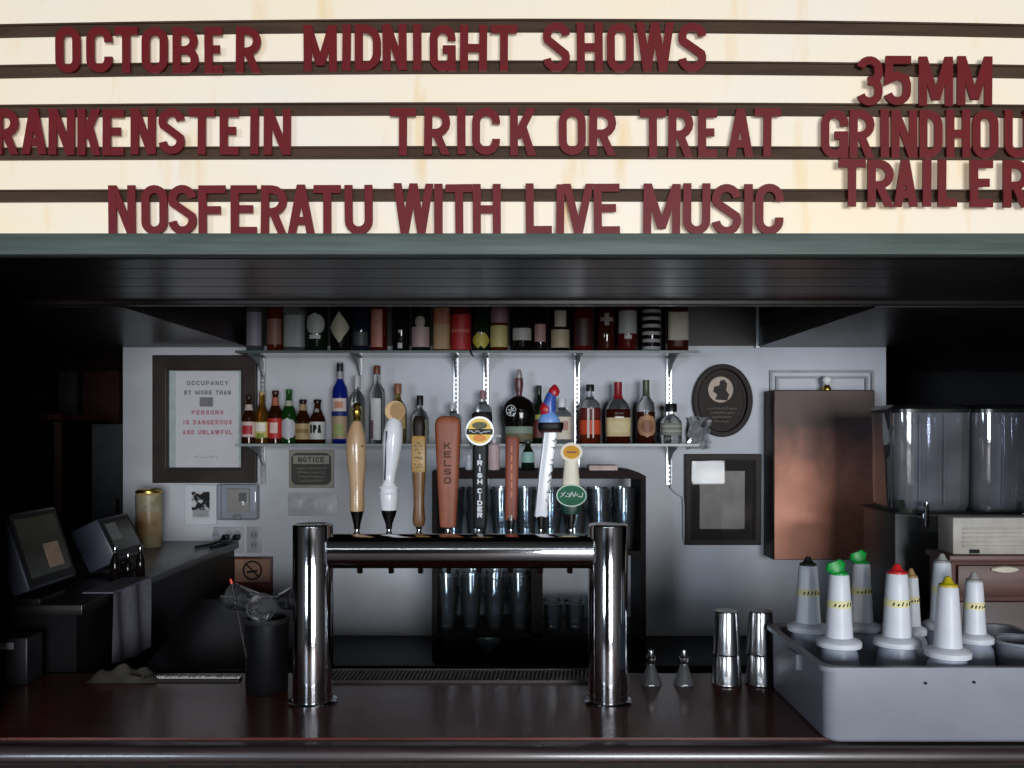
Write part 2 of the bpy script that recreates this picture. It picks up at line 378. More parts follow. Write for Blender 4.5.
WORDS = [
 ('OCTOBER', 27, 73, [(56,81),(87,113),(115,138),(142,168),(173,199),(205,223),(236,261)]),
 ('MIDNIGHT', 25, 71, [(304,337),(342,351),(355,381),(383,407),(413,422),(430,456),(460,487),(491,517)]),
 ('SHOWS', 23, 72, [(543,570),(577,603),(607,634),(636,674),(678,706)]),
 ('35MM', 58, 107, [(855,881),(882,909),(917,951),(955,990)]),
 ('RANKENSTEIN', 109, 155, [(-5,19),(22,47),(49,75),(78,101),(103,124),(131,156),(159,185),(189,215),(220,239),(250,259),(264,291)]),
 ('TRICK', 108, 155, [(390,416),(424,450),(457,466),(472,500),(510,536)]),
 ('OR', 108, 155, [(559,586),(589,616)]),
 ('TREAT', 109, 157, [(640,666),(668,693),(698,717),(727,753),(754,780)]),
 ('GRINDHOU', 110, 158, [(821,848),(849,874),(880,889),(891,917),(919,942),(946,970),(972,998),(1004,1031)]),
 ('TRAILER', 161, 208, [(837,864),(866,892),(892,916),(920,930),(936,955),(968,991),(1001,1028)]),
 ('NOSFERATU', 185, 234.5, [(109,136),(142,168),(169,197),(199,226),(231,257),(261,287),(288,315),(314,341),(345,373)]),
 ('WITH', 184, 234.5, [(393,433),(434,443),(446,473),(473,501)]),
 ('LIVE', 184, 234.5, [(526,552),(556,564),(563,594),(594,620)]),
 ('MUSIC', 184, 235, [(643,680),(683,710),(712,741),(743,753),(755,783)]),
]
LD = SY-.016
for wd, y0, y1, xs in WORDS:
    for i, ch in enumerate(wd):
        xa, xb = PX(xs[i][0], LD), PX(xs[i][1], LD); h = PZ(y0, LD)-PZ(y1, LD); wv = xb-xa
        jit = random.uniform(-.6, .6)*LD/FPX
        mb = MB(); t = .0172 if wv > .03 else .018
        put_glyph(mb, ch, -wv/2, 0, wv, h, min(t, wv), -.003, .003)
        o = mb.build('marquee_letter', M_red, loc=((xa+xb)/2, LD-.0001*(i % 2)-(.007 if wd in ('TRAILER', '35MM') else 0), PZ(y1, LD)+jit), smooth=False)
        o.rotation_euler = (0, random.uniform(-.012, .012), 0)
        kind = 'digit' if ch.isdigit() else 'letter'
        tag(o, 'dark red %s %s, %s character of %s on the marquee' % (kind, ch, ORD[i], wd), kind, 'changeable letters on the marquee')

# ================================================================== BAR COUNTER
CT = 1.065                                                              # counter top height
bc = thing('bar_counter', 'long dark mahogany bar counter with a rounded front rail', 'bar counter', (0, 1.9, 0))
MB().box(-3.0, 3.0, .045, .56, CT-.045, CT).build('counter_top', M_bar, bc, smooth=False)
nz = MB(); prof = [(.0445, -.05), (.0445, -.005), (.012, -.005), (.004, -.006), (-.003, -.012), (-.008, -.030), (-.005, -.036), (.02, -.04), (.022, -.05)]
vs_ = [(x, a, CT+b) for x in (-3.0, 3.0) for a, b in prof]; k = len(prof)
nz.add(vs_, [(i, (i+1) % k, (i+1) % k+k, i+k) for i in range(k)]+[tuple(range(k)), tuple(range(2*k-1, k-1, -1))])
nz.build('front_rail', M_nose, bc, angle=60)
MB().box(-3.0, 3.0, .09, .13, .1, CT-.045).build('front_panel', M_darkwood, bc, smooth=False)
MB().box(-3.0, 3.0, .12, .16, 0, .1).build('kick_board', M_black, bc, smooth=False)

# drip tray let into the back of the counter
dt = thing('drip_tray', 'slotted dark metal drip tray behind the beer tower', 'drip tray', (PX(459, 2.4), 2.365, CT))
wd = .36
tr = MB(); M_tray = mat('tray_dark_metal', (52, 48, 46), .4, metal=.5)
tr.box(-wd, wd, 0, .004, 0, .007); tr.box(-wd, wd, .086, .09, 0, .014); tr.box(-wd, -wd+.004, .004, .086, 0, .009); tr.box(wd-.004, wd, .004, .086, 0, .009); tr.box(-wd, wd, .004, .086, 0, .001)
tr.build('tray_pan', M_tray, dt, smooth=False)
gm = MB()
for i in range(64):
    x = -wd+.01+i*(2*wd-.026)/63; a = .0055
    gm.add([(x, .005, .004), (x+a, .005, .004), (x+a+.008, .085, .012), (x+.008, .085, .012), (x, .005, .001), (x+a, .005, .001), (x+a+.008, .085, .009), (x+.008, .085, .009)],
        [(0,1,2,3), (7,6,5,4), (0,4,5,1), (1,5,6,2), (2,6,7,3), (3,7,4,0)])
stuff(gm.build('grille', mat('grille_steel', (112, 104, 98), .4, metal=.6), dt, smooth=False))

# ================================================================== BEER TOWER
TY = 2.2
tw = thing('beer_tower', 'polished steel H-shaped beer tower standing on the bar', 'beer tower', (0, TY, CT))
zt = PZ(524, TY)-CT
for px in (313, 608):
    cx = PX(px, TY)
    cmb = MB().loft([(.004, .049, .049, cx), (zt-.005, .049, .049, cx), (zt-.001, .0475, .0475, cx), (zt, .045, .045, cx)], 48)
    co = cmb.build('column', M_chrome, tw)
    MB().loft([(0, .06, .06, cx), (.005, .06, .06, cx), (.008, .056, .056, cx), (.009, .05, .05, cx)], 48).build('flange', M_chrome, co)
    MB().loft([(.018, .0505, .0505, cx), (.024, .0505, .0505, cx)], 48).build('ring', M_chrome, co)
bz = PZ(551, TY)-CT; x0, x1 = PX(330, TY), PX(592, TY)
MB().loft([(x0, .042, .042), (x1, .042, .042)], 40).xf(Matrix.Translation((0, 0, bz)) @ Matrix.Rotation(math.pi/2, 4, 'Y')).build('cross_tube', M_chrome, tw)
HD = 2.3                                                                # depth of the taps
TAPS = [357, 389, 419, 448, 479, 511, 541, 571]
HB = PZ(529, HD)                                                        # foot of the handles
for px in TAPS:
    x = PX(px, HD); y = HD-TY
    MB().tube([(x, .03, bz+.002), (x, y, bz+.002)], .014, 12).build('shank', M_chrome, tw)
    fa = MB().loft([(bz-.02, .012, .012, x, y), (bz-.012, .016, .016, x, y), (bz+.018, .016, .016, x, y), (bz+.024, .011, .011, x, y), (HB-CT-.004, .006, .006, x, y), (HB-CT, .006, .006, x, y)], 16).build('faucet', M_chrome, tw)
    MB().tube([(x, y, bz-.01), (x, y+.03, bz-.03), (x, y+.045, bz-.075)], .010, 10, .008).build('spout', M_chrome, fa)

# ---- tap handles, each loft in metres above the handle foot
S = HD/FPX
def up(py): return (529-py)*S                                           # image row -> height above the handle foot
def handle(px, label): return thing('tap_handle', label, 'tap handle', (PX(px, HD), HD, HB), 'beer tap handles')
def hl(mb_secs, n=24, p=2.0): return MB().loft([(up(y), a*S, (a if d is None else d)*S, o*S) for y, a, d, o in mb_secs], n, p)
M_maple = mat('pale_turned_maple', (190, 160, 126), .3, rgb2=(172, 138, 102), scale=8, stretch=(6, 6, 1), coat=.4)
M_ceram = mat('white_glazed_handle', (222, 224, 228), .2, var=.03)
M_amber = mat('varnished_oak', (118, 84, 50), .35, rgb2=(92, 62, 36), scale=10, stretch=(6, 6, 1))
M_brick = mat('terracotta_paddle_wood', (146, 82, 56), .5, rgb2=(126, 66, 44), scale=9, stretch=(6, 6, 1))
M_rusty = mat('rust_paddle_wood', (132, 60, 38), .5, rgb2=(110, 46, 30), scale=9, stretch=(6, 6, 1))
M_ferr = mat('dark_ferrule_metal', (88, 86, 84), .25, metal=1, var=.1)
M_gold = mat('gold_metal', (206, 170, 86), .3, metal=1, var=.1)
def ferrule(t, top=511, w0=3, w1=6, off=0):
    hl([(529, w0, None, 0), (524, w0+.5, None, off*.3), (514, w1, None, off), (top, w1+.8, None, off)], 16).build('ferrule', M_ferr, t)
t = handle(357, 'pale maple tap handle shaped like a bowling pin')
hl([(511, 7, None, 0), (503, 7.5, None, 0), (496, 6.8, None, 0), (482, 7.5, None, 0), (465, 9.4, None, -.5), (448, 10.2, None, -1), (436, 9.2, None, -1), (426, 6.5, None, -.5), (421, 4, None, 0)], 28).build('grip', M_maple, t)
ferrule(t); hl([(421.5, 3, None, 0), (419, 4, None, 0), (417, 3, None, 0), (414, 4.6, None, 0), (411, 4.6, None, 0), (409, 2.8, None, 0), (406, 4.2, None, 0), (403, 2.4, None, 0)], 16).build('finial', M_gold, t)
kn = MB().plate(oval(.0165, up(446), .003, .002, 12), -.0215, -.018).build('knot', M_darkwood, t)
t = handle(389, 'white glazed tap handle with a tan crescent top')
hl([(510, 8, None, 0), (503, 9, None, 0), (497, 9.5, None, 0), (491, 9, None, 0), (487, 8.5, None, 0), (482, 6, None, 0), (474, 6.5, None, .5), (462, 8, None, 2), (444, 10, None, 3.5), (430, 9.5, None, 4.5), (422, 7.5, None, 5), (418, 4, None, 5)], 28).build('grip', M_ceram, t)
for y_ in (493, 487.5): hl([(y_+1.5, 9.6, None, 0), (y_, 10.3, None, 0), (y_-1.5, 9.6, None, 0)], 24).build('ring', M_ceram, t)
ferrule(t, 510, 3, 7)
mb = MB(); mb.tube([((-2.8+.045*(480-y))*S-.6*S, -((5.5+.06*(480-y))*S), up(y)) for y in (480, 470, 460, 450, 440, 431)], .0022, 6)
mb.build('blue_stripe', mat('navy_stripe', (46, 50, 74), .3), t)
mb = MB().loft([(-.008, .026, .026), (.008, .026, .026)], 28).xf(Matrix.Translation((6.5*S, 0, up(411))) @ Matrix.Rotation(math.pi/2, 4, 'X'))
d_ = mb.build('tan_disc', mat('tan_moon', (196, 160, 112), .5), t)
MB().plate(oval(8.8*S, up(411), .019, .022, 24), -.0105, -.0078).build('brown_inset', mat('brown_inset', (150, 112, 62), .5), d_)
t = handle(419, 'slim dark oak tap handle with a gold name plate')
hl([(526, 5, None, 0), (520, 6.5, None, 0), (505, 5.2, None, 0), (490, 5.6, None, 0), (478, 6.6, None, 0), (472, 6.8, None, 0)], 20, 3).build('grip', M_amber, t)
hl([(472, 6.8, None, 0), (470, 7.2, None, 0), (438, 7.2, None, 0), (436, 6.4, None, 0)], 20, 6).build('plate_block', mat('ochre_block', (156, 122, 62), .4), t)
hl([(436, 5.8, None, 0), (426, 6.4, None, 0), (419, 5.6, None, 0), (416, 3.6, None, 0)], 20, 3).build('dark_tip', M_darkwood, t)
mb = MB()
for k in range(4):
    scribble(mb, -4*S, 4*S, up(447+k*7), up(442+k*7), -7.5*S, -7.0*S, .0016, random)
mb.build('print', M_darkwood, t); ferrule(t, 526, 2.8, 4)
t = handle(448, 'wide terracotta paddle tap handle reading KELSO')
hl([(527, 7.5, 5, 0), (524, 8.2, 5.5, 0), (480, 10.6, 6.5, 0), (440, 12.6, 7, 0), (425, 13, 7, 0), (420, 12, 6.5, 0), (417, 9, 5, 0), (416, 5, 3, 0)], 32, 4).build('paddle', M_brick, t)
mb = MB()
for k, ch in enumerate('KELSO'): put_glyph(mb, ch, -3.6*S, up(449+k*8.6), 7.2*S, 6.6*S, 1.5*S, -7.2*S, -6.4*S)
mb.build('lettering', mat('burnt_lettering', (74, 40, 26), .7), t, smooth=False)
hl([(529, 4, None, 0), (526.5, 4.5, None, 0)], 12).build('ferrule', M_chrome, t)
t = handle(480, 'black tap handle with round yellow badge reading IRISH CIDER')
hl([(528, 6.5, 5, 0), (524, 7.2, 5.5, 0), (450, 8, 5.5, .5), (444, 7.6, 5.5, .5)], 24, 5).build('body', M_black, t)
hl([(444, 8, 5, .5), (420, 10.5, 5, 2), (414, 10, 5, 2), (412, 7, 4, 2)], 24, 4).build('head', M_black, t)
def disc(cx, cy, rx, ry, y0, y1): return MB().plate(oval(cx*S, up(cy), rx*S, ry*S), y0*S, y1*S)
disc(0, 431, 14, 14.5, -8, -4).build('badge', mat('badge_silver', (170, 172, 176), .3, metal=.6), t)
bd_ = disc(0, 431, 12, 12.5, -9, -8).build('badge_face', mat('badge_yellow', (226, 188, 52), .4), t)
disc(0, 425.5, 7.5, 3.6, -9.5, -9).build('upper_mark', mat('badge_olive', (74, 72, 34), .5), bd_)
disc(0, 438, 6.5, 3.4, -9.5, -9).build('lower_mark', mat('badge_orange', (214, 128, 38), .5), bd_)
MB().plate(rect(-13*S, 13*S, up(434.5), up(429)), -10*S, -9*S).build('name_band', M_black, bd_)
mb = MB(); scribble(mb, -10.5*S, 10.5*S, up(433.3), up(430.2), -10.4*S, -10*S, .0012, random); mb.build('print', M_paper, bd_)
mb = MB()
for k, ch in enumerate('IRISH'): put_glyph(mb, ch, (-2.4 if ch != 'I' else -1.2)*S, up(459+k*6.2), (5 if ch != 'I' else 2.4)*S, 5*S, 1.3*S, -6.1*S, -5.2*S)
for k, ch in enumerate('CIDER'): put_glyph(mb, ch, (-2.4 if ch != 'I' else -1.2)*S, up(493+k*6.0), (5 if ch != 'I' else 2.4)*S, 5*S, 1.3*S, -6.1*S, -5.2*S)
mb.build('lettering', M_white, t, smooth=False)
hl([(529, 3.5, None, 0), (527.5, 4, None, 0)], 12).build('ferrule', M_chrome, t)
t = handle(511, 'narrow rust-brown wooden tap handle between the cider and white handles')
hl([(520, 5.4, 4, 0), (516, 6, 4.5, 0), (440, 7, 4.8, 1.5), (437, 6.2, 4, 1.5)], 24, 5).build('paddle', M_rusty, t)
mb = MB()
for k in range(6): put_glyph(mb, 'OCIHSO'[k] if False else 'I', (.4-.6)*S, up(452+k*9), 1.6*S, 6*S, 1.4*S, -5.1*S, -4.5*S)
mb.build('worn_print', mat('pale_worn_print', (196, 120, 76), .6), t, smooth=False)
ferrule(t, 520, 3, 4.5)
t = handle(541, 'leaning white tap handle with a red and blue sculpted top')
hl([(517, 5.5, 4.5, 0), (512, 6.2, 5, 0), (470, 6.8, 5, 4.8), (434, 7.2, 5, 9.5), (431, 6.8, 5, 9.8)], 20, 5).build('grip', M_ceram, t)
hl([(516, 6.8, 5.3, 0), (510, 6.9, 5.5, .7)], 20, 4).build('collar', M_white, t)
hl([(431, 11, 7, 9.5), (429, 12.5, 8, 9.5), (424, 13, 8, 9.8), (422.5, 12, 7.5, 9.8)], 20, 4).build('black_base', M_black, t)
hl([(432.5, 11, 7, 9.5), (430.5, 11.8, 7.6, 9.5)], 20, 4).build('brown_base', M_rust, t)
M_fr = mat('glossy_red_paint', (170, 28, 42), .3); M_fb = mat('glossy_blue_paint', (56, 84, 168), .3); M_lb = mat('pale_blue_paint', (112, 150, 212), .35)
hl([(423, 11, 7, 8.5), (419, 10.5, 7, 8), (415, 8, 6, 8), (412, 5, 4, 8)], 18).build('blue_mound', M_lb, t)
hl([(417, 3, 3, 5), (413, 5.6, 5, 5), (408, 6.4, 5.5, 5), (404, 5, 4, 5), (402, 2, 2, 5)], 18).build('red_knob', M_fr, t)
hl([(412, 6, 5, 9), (404, 6.5, 5, 8), (396, 5.5, 4.5, 10), (391, 3.5, 3, 11)], 18).build('blue_torso', M_fb, t)
hl([(396, 4, 4, 13), (392, 6, 5, 13), (389, 5, 4, 13), (386, 2.6, 2.6, 13.5), (384.5, 1, 1, 13.5)], 18).build('red_cap', M_fr, t)
mb = MB()
for k in range(8):
    y_ = 441+k*8.2; o = (517-y_)*.115
    mb = MB(); scribble(mb, (o+2.2)*S, (o+6)*S, up(y_+3.2), up(y_-2.6), -5.7*S, -4.9*S, .0022, random); mb.build('print_mark', M_black, t)
ferrule(t, 517, 3, 5)
t = handle(571, 'cream tap handle with amber badge above a green oval sign')
hl([(520, 3.5, None, 0), (508, 6, 4.5, 0), (485, 9, 5, 0), (470, 7.5, 4.8, 0), (460, 7, 4.5, 0), (450, 7, 4, 0)], 24, 3).build('body', M_cream, t)
disc(0, 452, 11, 9.5, -7.5, -3.5).build('badge', M_cream, t)
b2 = disc(0, 452, 8.2, 6.6, -8.2, -7.5).build('amber_face', mat('amber_badge', (206, 146, 36), .55, spec=.2), t)
MB().plate(rect(-5*S, 5*S, up(453), up(451)), -8.6*S, -8.2*S).build('dark_bar', mat('badge_brown', (120, 66, 20), .5), b2)
disc(0, 495, 15, 11, -8, -4).build('green_rim', mat('pale_green_rim', (176, 200, 180), .4), t)
g_ = disc(0, 495, 14, 10, -8.8, -8).build('green_sign', mat('bottle_green_enamel', (28, 92, 66), .55, spec=.2), t)
mb = MB(); scribble(mb, -11*S, 11*S, up(497), up(490.5), -9.3*S, -8.8*S, .0016, random); mb.build('script_print', M_paper, g_)
hl([(514, 7, 4, 0), (508, 11, 5, 0), (503, 10, 5, 0)], 24, 2.5).build('green_scroll', mat('dark_green_enamel', (22, 54, 44), .3), t)
ferrule(t, 514, 3, 5)

# ================================================================== WALL SHELVES
ZU, ZL = PZ(351, 3.68), PZ(444, 3.68)                                   # tops of the two shelves
SX = [(PX(236, 3.68), PX(470, 3.68)), (PX(472, 3.68), PX(699, 3.68))]
for (a, b), side in zip(SX, ('left', 'right')):
    for z, row in ((ZU, 'upper'), (ZL, 'lower')):
        o = thing('glass_shelf', '%s glass wall shelf of bottles, %s half' % (row, side), 'shelf', ((a+b)/2, 3.78, z), 'glass bottle shelves'); q = (b-a)/2
        MB().box(-q, q, -.11, .115, -.008, 0).build('glass_plate', M_shelf, o, bevel=.001, smooth=False)
        MB().box(-q, q, -.114, -.1102, -.009, .001).build('edge_strip', mat('dark_glass_edge', (78, 90, 90), .35) if row == 'upper' else mat('ground_glass_edge', (150, 162, 160), .35), o, smooth=False)
for i, px in enumerate((263, 360, 456, 486, 577, 669)):
    x = PX(px, 3.89); st = thing('shelf_standard', ('slotted steel shelf upright with brackets, %s from the framed occupancy notice' % ORD[i]), 'bracket', (x, BW, PZ(484, BW)), 'shelf uprights on the back wall')
    hgt = PZ(352, BW)-PZ(484, BW)
    st_m = MB(); st_m.box(-.011, -.005, -.014, -.001, 0, hgt); st_m.box(.005, .011, -.014, -.001, 0, hgt)
    nsl = 30
    for k in range(nsl+1):
        z = k*(hgt-.004)/nsl; st_m.box(-.005, .005, -.014, -.010, z, z+.006)
    st_m.build('rail', mat('worn_zinc_rail', (196, 198, 202), .3, metal=1), st, smooth=False)
    base = PZ(484, BW)
    for z in (ZU, ZL):
        zz = z-.0085-base
        b_ = MB(); prof = [(-.014, zz), (-.2, zz), (-.2, zz-.008), (-.09, zz-.035), (-.014, zz-.085)]
        lean = {263: -.0, 360: 0}.get(px, 0)
        vs_ = [(s_*.003, a, q) for s_ in (-1, 1) for a, q in prof]; n = len(prof)
        b_.add(vs_, [(j, (j+1) % n, (j+1) % n+n, j+n) for j in range(n)]+[tuple(range(n)), tuple(range(2*n-1, n-1, -1))])
        b_.box(-.012, .012, -.2, -.02, zz-.003, zz)
        b_.build('bracket', mat('grey_bracket_paint', (104, 110, 112), .5), st, smooth=False)

# ================================================================== BOTTLES
BD = 3.775; BS = BD/FPX
SHAPES = {
 'beer':   [(0,.9),(.015,1),(.53,1),(.60,.92),(.68,.66),(.76,.44),(.93,.37),(.935,.42),(1,.42)],
 'stubby': [(0,.93),(.02,1),(.50,1),(.60,.88),(.70,.60),(.80,.42),(.93,.38),(.935,.44),(1,.44)],
 'wine':   [(0,.95),(.015,1),(.56,1),(.64,.88),(.70,.56),(.75,.38),(.86,.34),(1,.34)],
 'spirit': [(0,.95),(.015,1),(.62,1),(.68,.93),(.73,.70),(.77,.42),(.82,.34),(1,.34)],
 'tall':   [(0,.93),(.015,1),(.64,1),(.70,.90),(.74,.62),(.78,.45),(.9,.40),(1,.40)],
 'bell':   [(0,.86),(.03,.96),(.40,1),(.55,.98),(.66,.74),(.73,.40),(.80,.30),(1,.30)],
 'flask':  [(0,.86),(.04,.98),(.35,1),(.55,.97),(.66,.70),(.72,.34),(.78,.28),(1,.28)],
 'jug':    [(0,.78),(.04,.86),(.36,.86),(.42,.93),(.55,1),(.70,1),(.82,.9),(.91,.68),(.97,.4),(1,.24)],
}
def gmat(name, rgb, trans=.85, rough=.06): return mat(name, rgb, rough, spec=.5, var=.02, scale=3, trans=trans, ior=1.36)
GL = {
 'clear': gmat('clear_spirit_glass', (236, 240, 240), .95), 'brown': gmat('brown_bottle_glass', (74, 38, 18), .6),
 'dark': gmat('near_black_glass', (20, 15, 13), .25), 'green': gmat('green_bottle_glass', (42, 104, 40), .7),
 'dkgreen': gmat('dark_green_glass', (24, 40, 26), .5), 'amber': gmat('amber_glass', (214, 152, 60), .9),
 'blue': gmat('cobalt_blue_bottle', (26, 44, 150), .35), 'whisky': gmat('whisky_amber', (150, 62, 24), .8),
 'olive': gmat('olive_gold_glass', (176, 156, 84), .85), 'red': gmat('dark_red_liqueur', (96, 26, 26), .5),
 'navy': gmat('navy_bottle', (28, 32, 48), .3), 'bourbon': gmat('dark_bourbon', (72, 28, 16), .5),
}
PAPER = {}
def pm(rgb, rough=.55):
    k = 'label_%d_%d_%d' % rgb
    return mat(k, rgb, rough, var=.06, scale=40)
def ring_r(sh, R, H, z):
    P = SHAPES[sh]; q = z/H
    for (a, ra), (b, rb) in zip(P, P[1:]):
        if q <= b: return R*(ra+(rb-ra)*(q-a)/max(1e-6, b-a))
    return R*P[-1][1]
def wrap(sh, R, H, z0, z1, span, p, dep, off=.0008, az=0, shape=None):
    """paper wrapped on the camera side of a bottle between heights z0..z1 over 'span' degrees"""
    mb = MB(); nz, na = (10 if shape else 4), 18; vs = []; fs = []
    for i in range(nz+1):
        f = i/nz; z = z0+(z1-z0)*f; r = ring_r(sh, R, H, z)
        sp = span
        if shape == 'oval': sp = max(4, span*math.sqrt(max(0, 1-(2*f-1)**2)))
        if shape == 'diamond': sp = max(4, span*(1-abs(2*f-1)))
        for j in range(na+1):
            a = math.radians(-90+az-sp/2+sp*j/na); c, s_ = math.cos(a), math.sin(a); d = (abs(c)**p+abs(s_)**p)**(-1/p)
            vs.append(((r+off)*c*d, (r*dep+off)*s_*d, z))
    for i in range(nz):
        for j in range(na): q = i*(na+1)+j; fs.append((q, q+1, q+na+2, q+na+1))
    mb.add(vs, fs); return mb
def bottle(px, ytop, wpx, sh, glass, label, shelf, labels=(), cap=None, foil=None, p=2.0, dep=1.0, H=None, group=None, liquid=None, D=BD, z=None):
    """labels: (lo, hi, span, rgb, shape) fractions of the height; cap: (rgb, fraction, widen); foil: (rgb, from fraction)"""
    s = D/FPX; R = wpx*s/2; H = H or (z-PZ(ytop, D))*-1
    t = thing('bottle', label, 'bottle', (PX(px, D), D, z), group)
    fill = SHAPES[sh]
    if liquid:                                                            # lower part filled, upper part clear glass
        rl_ = ring_r(sh, R, H, liquid*H)/R
        MB().loft([(f*H, r*R, r*R*dep) for f, r in fill if f < liquid]+[(liquid*H, rl_*R, rl_*R*dep)], 28, p).build('filled_body', GL[glass], t)
        MB().loft([(liquid*H+.0003, rl_*R, rl_*R*dep)]+[(f*H, r*R, r*R*dep) for f, r in fill if f > liquid], 28, p).build('clear_shoulder', GL['clear'], t)
    else: MB().loft([(f*H, r*R, r*R*dep) for f, r in fill], 28, p).build('glass_body', GL[glass], t)
    for k, L_ in enumerate(labels):
        lo, hi, span, rgb = L_[:4]; shp = L_[4] if len(L_) > 4 else None; az = L_[5] if len(L_) > 5 else 0
        wrap(sh, R, H, lo*H, hi*H, span, p, dep, .0008+.0003*k, az, shp).build('label', pm(rgb), t)
    if foil:
        rgb, fr = foil; fs = [(f, r) for f, r in fill if f > fr]; r0 = ring_r(sh, R, H, fr*H)
        MB().loft([(fr*H, r0+.0012, r0*1+.0012)]+[(f*H, r*R+.0012, r*R+.0012) for f, r in fs], 20).build('neck_foil', pm(rgb, .35), t)
    if cap:
        rgb, fr, wide = cap; r = fill[-1][1]*R*wide
        MB().loft([(H*(1-fr), r, r), (H*(1-.01), r, r), (H+.002, r*.9, r*.9)], 20).build('cap', pm(rgb, .35), t)
    return t
LOW = []
g1 = 'bottles on the lower shelf'; low = dict(shelf='lower', z=ZL, group=g1)
bottle(249, 396, 15, 'beer', 'brown', 'brown beer bottle with red and white label, leftmost on the lower shelf', labels=[(.14,.46,150,(206,180,176)), (.20,.38,80,(170,44,48)), (.70,.82,150,(196,180,176))], cap=((40,30,28),.06,1.1), **low)
bottle(262, 392, 14, 'beer', 'amber', 'clear amber beer bottle with yellow and white label beside brown bottles', labels=[(.12,.42,150,(206,190,120)), (.24,.40,90,(232,228,214)), (.10,.2,60,(120,140,50))], cap=((186,160,120),.05,1.1), **low)
bottle(275.5, 391, 15, 'beer', 'brown', 'tall brown beer bottle with a bright red label', labels=[(.10,.48,160,(186,40,36)), (.2,.4,60,(224,190,180)), (.72,.88,160,(170,96,70))], cap=((60,36,30),.05,1.1), **low)
bottle(289, 390, 15, 'beer', 'green', 'green glass beer bottle with a silver oval label', labels=[(.08,.48,150,(188,188,196),'oval'), (.70,.80,150,(170,176,160))], cap=((40,96,44),.05,1.1), **low)
bottle(303, 400, 15.5, 'stubby', 'brown', 'short dark beer bottle with a tan label', labels=[(.10,.46,170,(176,152,108)), (.24,.34,110,(140,108,70)), (.76,.9,160,(164,140,104))], cap=((40,30,26),.06,1.1), **low)
t = bottle(317.5, 400, 16, 'stubby', 'brown', 'short dark beer bottle whose white label reads IPA', labels=[(.10,.50,170,(208,208,206)), (.72,.8,60,(150,150,150))], cap=((30,24,24),.06,1.1), **low)
mb = MB(); text_line(mb, 'IPA', 0, .045, .034, -.0357, -.032, total=.045, t=.008); mb.build('lettering', M_black, t, smooth=False)
bottle(340, 363, 15.5, 'tall', 'blue', 'tall cobalt blue bottle with gold and white label', labels=[(.06,.34,150,(186,160,130)), (.10,.24,70,(160,176,110)), (.38,.56,120,(222,206,200)), (.44,.52,60,(206,140,110)), (.34,.40,160,(30,44,120))], cap=((40,40,48),.12,1.1), foil=((150,150,156),.80), **low)
bottle(357, 376, 16, 'spirit', 'clear', 'clear bottle with silver cap behind the maple tap handle', labels=[(.2,.55,120,(120,118,104))], cap=((196,198,202),.16,1.15), **low)
bottle(377, 366, 16, 'tall', 'clear', 'tall clear bottle with white label and copper cap beside the blue bottle', labels=[(.05,.58,70,(214,214,212)), (.06,.3,26,(120,96,104),None,-30)], cap=((110,60,44),.11,1.1), **low)
bottle(398, 384, 18, 'bell', 'olive', 'gold-tinted bottle with flared copper stopper behind the white tap handle', labels=[(.25,.5,120,(190,170,110))], cap=((150,96,70),.16,1.35), **low)
bottle(420, 396, 18, 'flask', 'clear', 'squat clear bottle with a shiny black cap', labels=[(.1,.5,120,(150,150,130))], cap=((24,24,28),.2,1.35), **low)
bottle(453, 403, 17, 'spirit', 'clear', 'clear bottle with silver cap behind the KELSO handle', labels=[(.15,.5,130,(170,160,150))], cap=((200,202,206),.14,1.2), **low)
bottle(483, 391, 18, 'spirit', 'clear', 'clear bottle with rose-tinted neck behind the cider handle', labels=[(.2,.6,140,(60,60,66))], cap=((150,110,110),.16,1.15), **low)
t = bottle(519, 396, 33, 'jug', 'dark', 'round dark brown flagon with silver emblem and tall stopper', labels=[(.04,.22,140,(104,96,66)), (.22,.36,140,(124,140,124))], dep=.6, **low)
hj = PZ(396, BD)-ZL
MB().lathe([(.014, hj-.002), (.012, hj+.004), (.015, hj+.02), (.019, hj+.05), (.017, hj+.075), (.009, hj+.085), (.009, hj+.1), (.006, hj+.108)][:5], 20).build('stopper', mat('dark_red_stopper', (96, 56, 56), .3), t)
MB().lathe([(.013, hj+.0745), (.014, hj+.085), (.012, hj+.10), (.006, hj+.112)], 18).build('stopper_tip', mat('grey_stopper_tip', (150, 140, 140), .3), t)
em = MB()
for a_ in ((-.046, .125, -.020, .150), (-.046, .142, -.018, .136), (-.030, .155, -.036, .120)): em.ribbon([(a_[0], a_[1]), (a_[2], a_[3])], .004, -.0475, -.0395)
em.ribbon([(x-.033, z+.138) for x, z in arc(0, 0, .02, .022, 0, 345, 20)], .0025, -.047, -.0385)
em.build('silver_emblem', mat('silver_print', (190, 190, 192), .4), t, smooth=False)
bottle(539, 386, 15, 'wine', 'dkgreen', 'slender dark green bottle between flagon and red topped handle', labels=[(.1,.4,140,(90,40,40)), (.42,.5,150,(150,150,70))], cap=((34,40,34),.14,1.1), D=3.83, **low)
bottle(562, 399, 19, 'spirit', 'clear', 'square-shouldered clear bottle with cream label near the red topped handle', labels=[(.1,.6,150,(206,196,176)), (.3,.5,60,(170,120,110))], cap=((220,222,224),.18,1.3), p=3.5, **low)
bottle(590, 385, 21, 'spirit', 'whisky', 'wide whisky bottle with glowing orange label band', labels=[(.16,.40,170,(204,72,40)), (.42,.60,170,(96,30,26)), (.1,.6,12,(214,200,196),None,-14), (.1,.6,8,(214,200,196),None,12)], cap=((30,26,28),.11,1.2), liquid=.61, **low)
bottle(618, 382, 25, 'bell', 'bourbon', 'squat bourbon bottle sealed in dripping red wax', labels=[(.12,.42,120,(196,176,128)), (.18,.36,90,(206,188,142))], foil=((140,28,36),.72), p=4, dep=.7, liquid=.56, **low)
